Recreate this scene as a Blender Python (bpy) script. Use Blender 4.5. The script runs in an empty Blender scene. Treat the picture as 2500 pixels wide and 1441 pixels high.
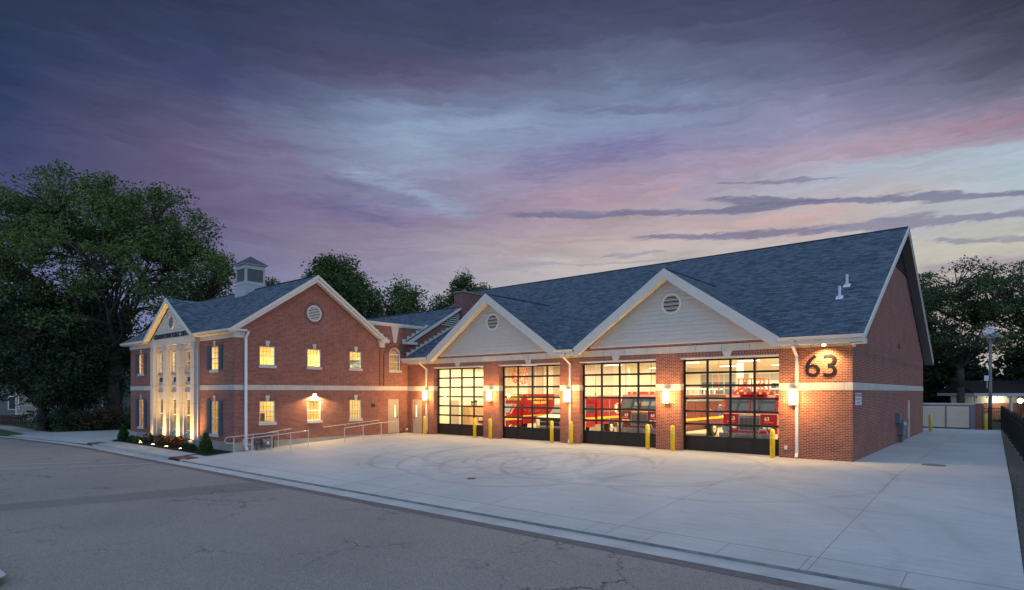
import bpy, math, random
import numpy as np
from mathutils import Vector, Matrix
from mathutils.geometry import tessellate_polygon
R = math.radians
random.seed(7); rng = np.random.default_rng(11)
S = bpy.context.scene
col = S.collection

# ------------------------------------------------------------------ camera
FPX = 1467.14
cam_d = bpy.data.cameras.new('camera'); cam = bpy.data.objects.new('camera', cam_d); col.objects.link(cam)
cam.location = (4.89, -26.57, 2.73)
cam.rotation_euler = (R(90), 0, R(39.975))
cam_d.sensor_width = 36; cam_d.lens = FPX / 2500 * 36
cam_d.shift_y = 237 / 2500
cam_d.clip_start = .1; cam_d.clip_end = 3000
S.camera = cam
S.view_settings.view_transform = 'Standard'; S.view_settings.look = 'None'
S.view_settings.exposure = 0; S.view_settings.gamma = 1
S.render.resolution_x = 1024; S.render.resolution_y = 590

# ------------------------------------------------------------------ node helpers
def s2l(c):
    return tuple(((v/255)/12.92 if v/255 <= .04045 else ((v/255+.055)/1.055)**2.4) for v in c) + (1,)
class NT:
    def __init__(s, tree): s.t = tree; s.n = tree.nodes; s.l = tree.links
    def new(s, k, **kw):
        n = s.n.new(k)
        for a, b in kw.items(): setattr(n, a, b)
        return n
    def put(s, inp, v):
        if isinstance(v, bpy.types.NodeSocket): s.l.new(v, inp)
        elif v is not None: inp.default_value = v
    def m(s, op, a, b=None, c=None, clamp=False):
        n = s.new('ShaderNodeMath', operation=op, use_clamp=clamp)
        s.put(n.inputs[0], a); s.put(n.inputs[1], b)
        if c is not None: s.put(n.inputs[2], c)
        return n.outputs[0]
    def vm(s, op, a, b=None):
        n = s.new('ShaderNodeVectorMath', operation=op); s.put(n.inputs[0], a); s.put(n.inputs[1], b)
        return n.outputs['Value'] if op in ('DOT_PRODUCT', 'LENGTH', 'DISTANCE') else n.outputs[0]
    def xyz(s, a):
        n = s.new('ShaderNodeSeparateXYZ'); s.put(n.inputs[0], a); return n.outputs
    def cxyz(s, x, y, z):
        n = s.new('ShaderNodeCombineXYZ')
        for i, v in enumerate((x, y, z)): s.put(n.inputs[i], v)
        return n.outputs[0]
    def noise(s, vec, scale=1, detail=4, rough=.5, dist=0):
        n = s.new('ShaderNodeTexNoise'); s.put(n.inputs['Vector'], vec)
        n.inputs['Scale'].default_value = scale; n.inputs['Detail'].default_value = detail
        n.inputs['Roughness'].default_value = rough; n.inputs['Distortion'].default_value = dist
        return n.outputs['Fac'], n.outputs['Color']
    def ramp(s, fac, stops, interp='LINEAR'):
        n = s.new('ShaderNodeValToRGB'); s.put(n.inputs[0], fac); e = n.color_ramp; e.interpolation = interp
        while len(e.elements) < len(stops): e.elements.new(.5)
        for el, (p, c) in zip(e.elements, stops):
            el.position = p; el.color = c if not isinstance(c, (int, float)) else (c, c, c, 1)
        return n.outputs[0]
    def mix(s, fac, a, b, mode='MIX'):
        n = s.new('ShaderNodeMix', data_type='RGBA', blend_type=mode)
        s.put(n.inputs[0], fac); s.put(n.inputs[6], a); s.put(n.inputs[7], b)
        return n.outputs[2]
    def mr(s, v, a, b, c=0, d=1, smooth=True):
        n = s.new('ShaderNodeMapRange'); n.interpolation_type = 'SMOOTHSTEP' if smooth else 'LINEAR'
        s.put(n.inputs[0], v)
        for i, q in enumerate((a, b, c, d)): s.put(n.inputs[i+1], q)
        return n.outputs[0]

# ------------------------------------------------------------------ world: dusk sky with clouds, by compass bearing and elevation
W = bpy.data.worlds.new("World"); S.world = W; W.use_nodes = True
w = NT(W.node_tree); w.n.clear()
tc = w.new('ShaderNodeTexCoord')
d = w.vm('NORMALIZE', tc.outputs['Generated'])
sx, sy, sz = w.xyz(d)[:3]
right = (.7664, .6424); fwd = (-.6424, .7664)         # fixed compass frame: bearing 0 = north-west of the yard
dr = w.m('ADD', w.m('MULTIPLY', sx, right[0]), w.m('MULTIPLY', sy, right[1]))
df = w.m('ADD', w.m('MULTIPLY', sx, fwd[0]), w.m('MULTIPLY', sy, fwd[1]))
az0 = w.m('MULTIPLY', w.m('ARCTAN2', dr, df), 57.2958)
el0 = w.m('MULTIPLY', w.m('ARCSINE', sz), 57.2958)
p0 = w.cxyz(w.m('MULTIPLY', az0, .05), w.m('MULTIPLY', el0, .16), 0)
nf, ncol = w.noise(p0, 1.2, 6, .55, .3)
nx, ny, nz = w.xyz(ncol)[:3]
az = w.m('ADD', az0, w.m('MULTIPLY', w.m('SUBTRACT', nx, .5), 9))
el = w.m('ADD', el0, w.m('MULTIPLY', w.m('SUBTRACT', ny, .5), 4.2))
nfb, nc2 = w.noise(w.cxyz(w.m('MULTIPLY', az0, .11), w.m('ADD', w.m('MULTIPLY', el0, .55), w.m('MULTIPLY', az0, .03)), 5), 1.5, 8, .66, .5)
n2x, n2y, n2z = w.xyz(nc2)[:3]
az = w.m('ADD', az, w.m('MULTIPLY', w.m('SUBTRACT', n2x, .5), 6)); el = w.m('ADD', el, w.m('MULTIPLY', w.m('SUBTRACT', n2y, .5), 2.6))
def azel(x, y):
    t = math.atan((x-1250)/FPX); return math.degrees(t), math.degrees(math.atan((957.5-y)/FPX*math.cos(t)))
GRID = {
 0:   [(0,(44,56,84)),(100,(44,59,91)),(200,(46,60,96)),(300,(58,68,106)),(400,(68,74,114)),(500,(78,84,122)),(700,(100,112,152)),(957,(124,138,178))],
 500: [(0,(54,62,92)),(100,(58,68,102)),(190,(70,76,114)),(250,(84,84,118)),(340,(101,92,123)),(430,(104,95,127)),(560,(104,98,134)),(700,(122,124,160)),(957,(140,148,185))],
 1000:[(0,(64,72,102)),(100,(72,80,110)),(185,(92,88,118)),(240,(112,118,150)),(310,(140,160,190)),(400,(142,154,184)),(520,(138,126,158)),(600,(148,138,158)),(680,(152,148,170)),(957,(160,166,190))],
 1500:[(0,(72,76,106)),(100,(84,90,120)),(190,(112,124,156)),(290,(136,152,184)),(360,(130,130,168)),(430,(152,138,166)),(500,(170,148,164)),(560,(184,168,170)),(640,(196,186,180)),(957,(196,188,186))],
 2000:[(0,(70,74,102)),(100,(86,90,118)),(200,(116,118,150)),(290,(148,146,178)),(360,(166,156,178)),(440,(176,178,194)),(520,(196,174,172)),(600,(192,184,184)),(700,(204,196,180)),(957,(200,190,180))],
 2500:[(0,(60,62,82)),(100,(74,78,98)),(190,(96,98,120)),(245,(134,122,146)),(300,(158,142,160)),(370,(166,184,200)),(450,(176,192,200)),(520,(168,176,188)),(590,(196,194,176)),(650,(176,168,172)),(957,(190,182,172))],
}
prev = None; pa = None
eln = w.m('DIVIDE', el, 40, clamp=True)
for x in sorted(GRID):
    stops = []
    for y, c in sorted(GRID[x], reverse=True):
        stops.append((azel(x, y)[1]/40 if y < 957 else 0, s2l(c)))
    rc = w.ramp(eln, stops, 'EASE' if False else 'LINEAR')
    a = azel(x, 500)[0]
    prev = rc if prev is None else w.mix(w.mr(az, pa, a, smooth=False), prev, rc)
    pa = a
sky = prev
AE = {}
nnA, _ = w.noise(w.cxyz(w.m('MULTIPLY', az0, .30), w.m('MULTIPLY', w.m('SUBTRACT', el0, w.m('MULTIPLY', az0, .07)), 2.4), 1.3), 1.4, 8, .70)
nb_ = w.mr(nnA, .32, .68, .25, 1.35, False)
wvA, _ = w.noise(w.cxyz(w.m('MULTIPLY', az0, .28), w.m('MULTIPLY', el0, .45), 7.7), 1.0, 4, .6)
wvw = w.mr(wvA, .3, .7, .4, 1.6, False)
def capsule(x1, y1, x2, y2, width, color, amt, soft=1.0, nscale=1.0, warp=.35):
    """a cloud streak between two bearings, its edge broken up by noise"""
    global sky
    a1, e1 = azel(x1, y1); a2, e2 = azel(x2, y2)
    L = math.hypot(a2-a1, e2-e1); ux, uy = (a2-a1)/L, (e2-e1)/L
    wq = .15 if warp < .3 else (.4 if warp < .6 else .8)
    if wq not in AE:
        AE[wq] = (w.m('ADD', w.m('ADD', az0, w.m('MULTIPLY', w.m('SUBTRACT', nx, .5), 9*wq)), w.m('MULTIPLY', w.m('SUBTRACT', n2x, .5), 3.0)),
                  w.m('ADD', w.m('ADD', el0, w.m('MULTIPLY', w.m('SUBTRACT', ny, .5), 4.2*wq)), w.m('MULTIPLY', w.m('SUBTRACT', n2y, .5), 1.2)))
    A, E = AE[wq]
    s = w.m('MULTIPLY_ADD', A, ux, w.m('MULTIPLY_ADD', E, uy, -(a1*ux+e1*uy)))
    t = w.m('MULTIPLY_ADD', E, ux, w.m('MULTIPLY_ADD', A, -uy, -(e1*ux-a1*uy)))
    ends = w.m('MULTIPLY', w.mr(s, -L*.08, L*.25), w.mr(s, L*1.15, L*.8))
    tw = w.m('DIVIDE', w.m('MULTIPLY', t, FPX/57.3/width), wvw)
    g = w.m('MULTIPLY', w.m('EXPONENT', w.m('MULTIPLY', w.m('MULTIPLY', tw, tw), -1)), ends)
    msk = w.mr(w.m('MULTIPLY', g, nb_), .12*soft, .74*soft, 0, amt)
    sky = w.mix(msk, sky, s2l(color))
capsule(800, 400, 1170, 525, 26, (150, 168, 194), .65, 1.3, 1, warp=.5)
capsule(700, 470, 1020, 540, 30, (104, 103, 144), .65, 1.3, warp=.8)
capsule(720, 410, 1060, 500, 12, (112, 112, 150), .55, 1.0, warp=.5)
capsule(850, 290, 1300, 262, 12, (108, 120, 156), .5, 1.2)
capsule(880, 300, 1300, 295, 22, (144, 162, 190), .5, 1.2)
capsule(1300, 262, 1800, 248, 12, (108, 108, 146), .55, 1.2)
capsule(1200, 425, 1650, 330, 36, (116, 110, 156), .5, 1.2)
capsule(1250, 500, 2050, 330, 26, (182, 154, 170), .45, 1.4)
capsule(940, 330, 1130, 400, 20, (150, 170, 194), .5, 1.6, warp=.8)
capsule(1500, 200, 2100, 150, 14, (96, 104, 140), .4, 1.4)
capsule(1050, 150, 1500, 120, 16, (92, 100, 134), .35, 1.4)
capsule(1350, 420, 1800, 400, 8, (150, 146, 176), .4, 1.2, 1.5)
capsule(1900, 400, 2500, 270, 28, (184, 150, 164), .45, 1.4)
capsule(2250, 335, 2560, 262, 13, (158, 124, 146), .5, 1.2)
capsule(2000, 420, 2520, 345, 13, (168, 190, 202), .5, 1.1)
capsule(560, 330, 760, 420, 34, (124, 94, 128), .3, 1.6)
capsule(1180, 522, 2050, 484, 6.5, (116, 116, 146), .85, .7, 1.6, warp=.12)
capsule(1700, 484, 2620, 462, 6.5, (112, 114, 144), .8, .7, 1.6, warp=.12)
capsule(1250, 512, 2200, 474, 4, (128, 124, 152), .6, .8, 1.8, warp=.14)
capsule(1730, 445, 2060, 436, 3.2, (126, 120, 150), .7, .8, 2, warp=.2)
capsule(1520, 580, 2050, 556, 8, (122, 120, 148), .85, .7, 1.6, warp=.14)
capsule(1900, 560, 2620, 512, 10, (132, 130, 156), .8, .7, 1.6, warp=.2)
capsule(2230, 592, 2560, 576, 6, (136, 134, 154), .75, .8, 1.8, warp=.3)
capsule(1450, 622, 1620, 612, 5, (150, 146, 164), .7, .8, 2, warp=.3)
capsule(1180, 648, 1720, 628, 4, (156, 152, 172), .6, .8, 2, warp=.3)
capsule(2230, 660, 2560, 628, 16, (168, 158, 170), .7, .9, 1, warp=.3)
capsule(1780, 540, 2080, 508, 10, (204, 172, 170), .6, 1, 1.4)
capsule(1560, 482, 1660, 462, 7, (198, 158, 162), .6, 1, 1.8)
capsule(1190, 640, 1500, 560, 22, (178, 152, 160), .4, 1.1)
# fine fibrous structure
n2, _ = w.noise(w.cxyz(w.m('MULTIPLY', az, .05), w.m('ADD', w.m('MULTIPLY', el, .7), w.m('MULTIPLY', az, -.02)), 3.1), 2.2, 9, .68)
n3, _ = w.noise(w.cxyz(w.m('MULTIPLY', az, .12), w.m('MULTIPLY', el, .5), 8.1), 1.3, 5, .6)
br = w.m('ADD', w.mr(n2, .25, .75, .84, 1.16, False), w.m('MULTIPLY', w.m('SUBTRACT', n3, .5), .22))
br = w.m('MULTIPLY', br, w.mr(el0, 22, 32, 1.0, .88)); sky = w.mix(1.0, sky, w.cxyz(br, br, br), 'MULTIPLY')
# the rest of the sky (overhead and behind): unseen, brightened as added fill
over = w.mr(el0, 36, 62); back = w.mr(w.m('ABSOLUTE', az0), 52, 100)
hi = w.m('MAXIMUM', over, back)
sky = w.mix(hi, sky, (.50, .695, 1.06, 1))
below = w.mr(el0, 0, -6)
sky = w.mix(below, sky, (.06, .07, .07, 1))
nish = w.new('ShaderNodeTexSky'); nish.sky_type = 'NISHITA'; nish.sun_disc = False
nish.sun_elevation = R(1); nish.sun_rotation = R(20)
bg = w.new('ShaderNodeBackground'); w.put(bg.inputs[0], sky); bg.inputs[1].default_value = 1.0
bg2 = w.new('ShaderNodeBackground'); w.put(bg2.inputs[0], nish.outputs[0]); bg2.inputs[1].default_value = .002
ad = w.new('ShaderNodeAddShader'); w.l.new(bg.outputs[0], ad.inputs[0]); w.l.new(bg2.outputs[0], ad.inputs[1])
wo = w.new('ShaderNodeOutputWorld'); w.l.new(ad.outputs[0], wo.inputs[0])

# ------------------------------------------------------------------ mesh builder
class MB:
    def __init__(s): s.v = []; s.f = []; s.M = Matrix()
    def add(s, vs, fs):
        o = len(s.v); s.v += [tuple(s.M @ Vector(p)) for p in vs]; s.f += [tuple(i+o for i in f) for f in fs]; return s
    def box(s, x0, x1, y0, y1, z0, z1):
        return s.add([(x0,y0,z0),(x1,y0,z0),(x1,y1,z0),(x0,y1,z0),(x0,y0,z1),(x1,y0,z1),(x1,y1,z1),(x0,y1,z1)],
                     [(0,3,2,1),(4,5,6,7),(0,1,5,4),(1,2,6,5),(2,3,7,6),(3,0,4,7)])
    def prism(s, pts, ext):
        """closed prism from a polygon (3d pts) pushed along vector ext"""
        n = len(pts); e = Vector(ext); top = [tuple(Vector(p)+e) for p in pts]
        tri = tessellate_polygon([[Vector(p) for p in pts]])
        fs = [tuple(t) for t in tri] + [tuple(i+n for i in t[::-1]) for t in tri]
        fs += [(i, (i+1) % n, (i+1) % n+n, i+n) for i in range(n)]
        return s.add(list(pts)+top, fs)
    def cyl(s, p0, p1, r0, r1=None, n=12, caps=True):
        r1 = r0 if r1 is None else r1
        a = Vector(p0); b = Vector(p1); z = (b-a).normalized()
        x = z.orthogonal().normalized(); y = z.cross(x)
        vs = [tuple(a+x*r0*math.cos(t)+y*r0*math.sin(t)) for t in [2*math.pi*i/n for i in range(n)]]
        vs += [tuple(b+x*r1*math.cos(t)+y*r1*math.sin(t)) for t in [2*math.pi*i/n for i in range(n)]]
        fs = [(i, (i+1) % n, n+(i+1) % n, n+i) for i in range(n)]
        if caps: fs += [tuple(range(n-1, -1, -1)), tuple(range(n, 2*n))]
        return s.add(vs, fs)
    def tube(s, pts, r, n=8):
        for a, b in zip(pts[:-1], pts[1:]): s.cyl(a, b, r, r, n)
        return s
    def lathe(s, base, prof, n=16):
        vs = []; 
        for r, z in prof:
            vs += [(base[0]+r*math.cos(2*math.pi*i/n), base[1]+r*math.sin(2*math.pi*i/n), base[2]+z) for i in range(n)]
        fs = []
        for k in range(len(prof)-1):
            fs += [(k*n+i, k*n+(i+1) % n, (k+1)*n+(i+1) % n, (k+1)*n+i) for i in range(n)]
        fs += [tuple(range(n-1, -1, -1)), tuple(range((len(prof)-1)*n, len(prof)*n))]
        return s.add(vs, fs)
    def sphere(s, c, r, n=12, m=8, sz=1):
        prof = [(max(.001, r*math.sin(math.pi*k/m)), -r*sz*math.cos(math.pi*k/m)) for k in range(m+1)]
        return s.lathe(c, prof, n)
    def quad(s, a, b, c, d): return s.add([a, b, c, d], [(0, 1, 2, 3)])
    def build(s, name, mat, parent=None, smooth=False, kind=None):
        me = bpy.data.meshes.new(name); me.from_pydata(s.v, [], s.f); me.update()
        if mat: me.materials.append(mat)
        uv_auto(me)
        if smooth: me.polygons.foreach_set('use_smooth', [True]*len(me.polygons))
        o = bpy.data.objects.new(name, me); col.objects.link(o)
        if parent is not None:
            o.parent = parent; o.matrix_parent_inverse = parent.matrix_basis.inverted() if False else Matrix()
        if kind: o['kind'] = kind
        return o
def uv_auto(me):
    n = len(me.loops)
    if n == 0: return
    uv = me.uv_layers.new(name='UVMap')
    co = np.empty(len(me.vertices)*3); me.vertices.foreach_get('co', co); co = co.reshape(-1, 3)
    li = np.empty(n, int); me.loops.foreach_get('vertex_index', li)
    nm = np.empty(len(me.polygons)*3); me.polygons.foreach_get('normal', nm); nm = nm.reshape(-1, 3)
    lt = np.empty(len(me.polygons), int); me.polygons.foreach_get('loop_total', lt)
    N = np.repeat(nm, lt, axis=0); P = co[li]
    T = np.stack([-N[:, 1], N[:, 0], np.zeros(n)], 1); ln = np.linalg.norm(T, axis=1)
    flat = ln < .15
    T[~flat] /= ln[~flat, None]; T[flat] = (1, 0, 0)
    B = np.cross(N, T)
    # keep u along X or Y without sign flips mattering
    U = (P*T).sum(1); V = (P*B).sum(1)
    V[flat] = P[flat][:, 1]
    uv.data.foreach_set('uv', np.stack([U, V], 1).ravel())
def empty(name, loc=(0,0,0), rz=0):
    o = bpy.data.objects.new(name, None); col.objects.link(o); o.location = loc; o.rotation_euler = (0, 0, rz)
    o.empty_display_size = .2; return o
def tag(o, label=None, cat=None, group=None, kind=None):
    if label: o['label'] = label
    if cat: o['category'] = cat
    if group: o['group'] = group
    if kind: o['kind'] = kind
    return o
def copy_tree(o, parent=None):
    c = o.copy(); col.objects.link(c)
    if parent is not None: c.parent = parent
    for ch in list(o.children): copy_tree(ch, c)
    return c

# ------------------------------------------------------------------ materials
MATS = {}
def mat(name, color=(.5,.5,.5), rough=.7, metal=0, spec=.3, fn=None, emit=None, es=0, bump=None):
    if name in MATS: return MATS[name]
    m = bpy.data.materials.new(name); m.use_nodes = True
    t = NT(m.node_tree); b = t.n['Principled BSDF']
    b.inputs['Base Color'].default_value = (*color[:3], 1); b.inputs['Roughness'].default_value = rough
    b.inputs['Metallic'].default_value = metal; b.inputs['Specular IOR Level'].default_value = spec
    if emit: b.inputs['Emission Color'].default_value = (*emit[:3], 1); b.inputs['Emission Strength'].default_value = es
    if fn: fn(t, b)
    MATS[name] = m; return m
def tint(t, b, c, amt=.12, scale=2.0, uv=False):
    g = t.new('ShaderNodeNewGeometry'); f, _ = t.noise(g.outputs['Position'], scale, 5, .6)
    k = t.mr(f, .25, .75, 1-amt, 1+amt, False)
    t.put(b.inputs['Base Color'], t.mix(1.0, (*c, 1), t.cxyz(k, k, k), 'MULTIPLY'))
def plain(name, c, rough=.7, metal=0, spec=.3, amt=.1, scale=2.0):
    return mat(name, c, rough, metal, spec, fn=lambda t, b: tint(t, b, c, amt, scale))
def bumpit(t, b, h, strength=.3, dist=.01):
    n = t.new('ShaderNodeBump'); n.inputs['Strength'].default_value = strength; n.inputs['Distance'].default_value = dist
    t.put(n.inputs['Height'], h); t.put(b.inputs['Normal'], n.outputs[0])

def brick_fn(rot=False, c1=(.285,.070,.036), c2=(.120,.034,.025), mortar=(.42,.32,.27), w_=.203, h_=.0677, mort=.0145):
    def fn(t, b):
        uv = t.new('ShaderNodeUVMap').outputs[0]
        if rot:
            x, y, z = t.xyz(uv)[:3]; uv = t.cxyz(y, x, 0)
        n = t.new('ShaderNodeTexBrick'); t.put(n.inputs['Vector'], uv)
        n.offset = .5; n.inputs['Scale'].default_value = 1; n.inputs['Brick Width'].default_value = w_
        n.inputs['Row Height'].default_value = h_; n.inputs['Mortar Size'].default_value = mort*.5
        n.inputs['Mortar Smooth'].default_value = .1; n.inputs['Bias'].default_value = -.1
        n.inputs['Color1'].default_value = (*c1, 1); n.inputs['Color2'].default_value = (*c2, 1); n.inputs['Mortar'].default_value = (*mortar, 1)
        g = t.new('ShaderNodeNewGeometry'); f, _ = t.noise(g.outputs['Position'], .8, 6, .65)
        k = t.mr(f, .25, .75, .82, 1.16, False)
        t.put(b.inputs['Base Color'], t.mix(1.0, n.outputs['Color'], t.cxyz(k, k, k), 'MULTIPLY'))
        bumpit(t, b, t.m('SUBTRACT', 1, n.outputs['Fac']), .5, .006)
    return fn
M_brick = mat('brick_wall', rough=.85, spec=.2, fn=brick_fn())
M_soldier = mat('brick_soldier', rough=.85, spec=.2, fn=brick_fn(rot=True, c1=(.17,.05,.035), c2=(.11,.033,.026)))
def stone_fn(period, off=0.0, c=(.50,.47,.41)):
    def fn(t, b):
        uv = t.new('ShaderNodeUVMap').outputs[0]; x = t.xyz(uv)[0]
        q = t.m('FRACT', t.m('DIVIDE', t.m('ADD', x, off), period))
        j = t.m('LESS_THAN', q, .012/period*1.2)
        g = t.new('ShaderNodeNewGeometry'); f, _ = t.noise(g.outputs['Position'], 2.2, 6, .65)
        blk = t.m('FLOOR', t.m('DIVIDE', t.m('ADD', x, off), period))
        wn = t.new('ShaderNodeTexWhiteNoise', noise_dimensions='1D'); t.put(wn.inputs['W'], blk)
        k = t.m('MULTIPLY', t.mr(f, .25, .75, .86, 1.12, False), t.mr(wn.outputs['Value'], 0, 1, .93, 1.05, False))
        cc = t.mix(1.0, (*c, 1), t.cxyz(k, k, k), 'MULTIPLY')
        t.put(b.inputs['Base Color'], t.mix(j, cc, (.16,.14,.12,1)))
    return fn
M_stone = mat('cast_stone', rough=.8, fn=stone_fn(1.22, .3))
M_stone2 = mat('cast_stone_cream', rough=.8, fn=stone_fn(40, 20, (.56,.52,.44)))
M_plinth = mat('concrete_plinth', rough=.9, fn=lambda t, b: tint(t, b, (.30,.29,.26), .2, 1.5))
def shingle_fn(t, b):
    uv = t.new('ShaderNodeUVMap').outputs[0]
    n = t.new('ShaderNodeTexBrick'); t.put(n.inputs['Vector'], uv); n.offset = .37
    n.inputs['Scale'].default_value = 1; n.inputs['Brick Width'].default_value = .32; n.inputs['Row Height'].default_value = .145
    n.inputs['Mortar Size'].default_value = .006; n.inputs['Bias'].default_value = 0
    n.inputs['Color1'].default_value = (.040,.058,.078,1); n.inputs['Color2'].default_value = (.112,.142,.172,1); n.inputs['Mortar'].default_value = (.032,.044,.065,1)
    x, y, z = t.xyz(uv)[:3]
    f, _ = t.noise(t.cxyz(t.m('MULTIPLY', x, 3.4), t.m('MULTIPLY', y, 12), 0), 1.9, 5, .8)
    f2, _ = t.noise(t.cxyz(t.m('MULTIPLY', x, .25), t.m('MULTIPLY', y, .3), 0), 1, 3, .6)
    k = t.m('MULTIPLY', t.mr(f, .3, .7, .66, 1.38, False), t.mr(f2, .25, .75, .93, 1.07, False))
    t.put(b.inputs['Base Color'], t.mix(1.0, n.outputs['Color'], t.cxyz(k, k, k), 'MULTIPLY'))
    bumpit(t, b, t.m('SUBTRACT', 1, n.outputs['Fac']), .4, .008)
M_shingle = mat('asphalt_shingles', rough=.9, spec=.15, fn=shingle_fn)
M_ridge = mat('ridge_cap', (.02,.026,.036), .9)
M_trim = plain('cream_trim', (.62,.58,.50), .55, amt=.05)
M_siding = plain('cream_siding', (.52,.50,.45), .6, amt=.06, scale=3)
M_white = plain('white_paint', (.62,.60,.56), .5, amt=.05)
M_white_metal = plain('white_metal', (.66,.68,.70), .35, amt=.04)
M_dark = mat('black_frame', (.012,.011,.010), .45)
M_darkpanel = plain('black_panel', (.016,.013,.011), .5, amt=.2)
M_shutter = plain('slate_blue_shutter', (.045,.085,.105), .6, amt=.12)
M_louver_dark = mat('louver_dark', (.03,.026,.024), .8)
M_door = plain('beige_door', (.42,.35,.29), .5, amt=.05)
M_steel = plain('galvanized_steel', (.55,.54,.52), .45, .4, amt=.15, scale=8)
M_grey = plain('grey_metal', (.16,.18,.19), .5, .3, amt=.15)
M_yellow = plain('yellow_plastic', (.80,.55,.01), .35, spec=.4, amt=.08, scale=5)
M_whiteband = mat('white_tape', (.75,.72,.55), .5)
M_black = mat('black_letters', (.008,.008,.010), .4)
M_red = mat('fire_red', (.27,.008,.014), .22, spec=.5)
M_maroon = mat('maroon_red', (.14,.007,.014), .25, spec=.5)
M_chrome = mat('chrome', (.72,.70,.66), .18, .95)
M_gold = mat('gold_leaf', (.85,.60,.12), .4, emit=None)
M_stripe = mat('yellow_stripe', (.85,.50,.02), .4)
M_tyre = plain('tyre_rubber', (.03,.028,.026), .8)
M_cream_paint = plain('cream_wall_paint', (.82,.76,.62), .7, amt=.04)
M_tan = plain('tan_cabinet', (.52,.36,.20), .6, amt=.12)
M_rust = plain('rusted_iron', (.17,.062,.025), .8, amt=.3, scale=9)
M_mulch = mat('dark_mulch', rough=1, fn=lambda t, b: tint(t, b, (.012,.010,.009), .8, 14))
def glass_fn(tintc, gl=.5):
    def fn(t, b):
        o = [n for n in t.n if n.type == 'OUTPUT_MATERIAL'][0]
        tr = t.new('ShaderNodeBsdfTransparent'); tr.inputs[0].default_value = (*tintc, 1)
        gs = t.new('ShaderNodeBsdfGlossy'); gs.inputs['Roughness'].default_value = .02; gs.inputs[0].default_value = (.9,.9,.9,1)
        fr = t.new('ShaderNodeFresnel'); fr.inputs[0].default_value = 1.45
        mx = t.new('ShaderNodeMixShader'); t.put(mx.inputs[0], t.m('MULTIPLY', fr.outputs[0], gl))
        t.l.new(tr.outputs[0], mx.inputs[1]); t.l.new(gs.outputs[0], mx.inputs[2]); t.l.new(mx.outputs[0], o.inputs[0])
    return fn
M_glass = mat('window_glass', fn=glass_fn((.96,.96,.94), .9))
M_doorglass = mat('door_glass', fn=glass_fn((.93,.94,.92), 1.0))
M_windshield = mat('windshield_glass', (.035,.05,.075), .06, spec=.7)
def lamp_mat(name, c, s):
    return mat(name, c, .5, emit=c, es=s)
M_lamp = lamp_mat('lantern_glow', (1, .60, .22), 50)
M_tube = lamp_mat('tube_glow', (1, .90, .68), 7)
M_roomlamp = lamp_mat('room_lamp_glow', (1, .82, .48), 5)
M_upl = lamp_mat('uplight_glow', (1, .80, .42), 14)
M_bark = plain('tree_bark', (.060,.047,.038), .95, amt=.35, scale=3)
def leaf_fn(c, c2):
    def fn(t, b):
        g = t.new('ShaderNodeNewGeometry')
        r = g.outputs['Random Per Island']
        f, _ = t.noise(g.outputs['Position'], .38, 3, .6)
        k = t.m('ADD', t.m('MULTIPLY', r, .45), t.m('MULTIPLY', t.mr(f, .38, .66), .6))
        cc = t.mix(k, (*c, 1), (*c2, 1))
        t.put(b.inputs['Base Color'], cc); b.inputs['Roughness'].default_value = .65
        o = [n for n in t.n if n.type == 'OUTPUT_MATERIAL'][0]
        tl = t.new('ShaderNodeBsdfTranslucent'); t.put(tl.inputs[0], cc)
        mx = t.new('ShaderNodeMixShader'); mx.inputs[0].default_value = .25
        t.l.new(b.outputs[0], mx.inputs[1]); t.l.new(tl.outputs[0], mx.inputs[2]); t.l.new(mx.outputs[0], o.inputs[0])
    return fn
M_leaf_elm = mat('elm_leaves', fn=leaf_fn((.042,.080,.022), (.150,.225,.056)))
M_leaf_dark = mat('dark_leaves', fn=leaf_fn((.018,.042,.020), (.065,.112,.050)))
M_leaf_back = mat('maple_leaves', fn=leaf_fn((.034,.070,.022), (.115,.180,.045)))
M_leaf_loc = mat('locust_leaves', fn=leaf_fn((.038,.068,.030), (.105,.155,.062)))
M_leaf_box = mat('boxwood_leaves', fn=leaf_fn((.024,.058,.018), (.070,.130,.036)))
M_leaf_nan = mat('nandina_leaves', fn=leaf_fn((.05,.06,.02), (.20,.075,.04)))
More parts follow.
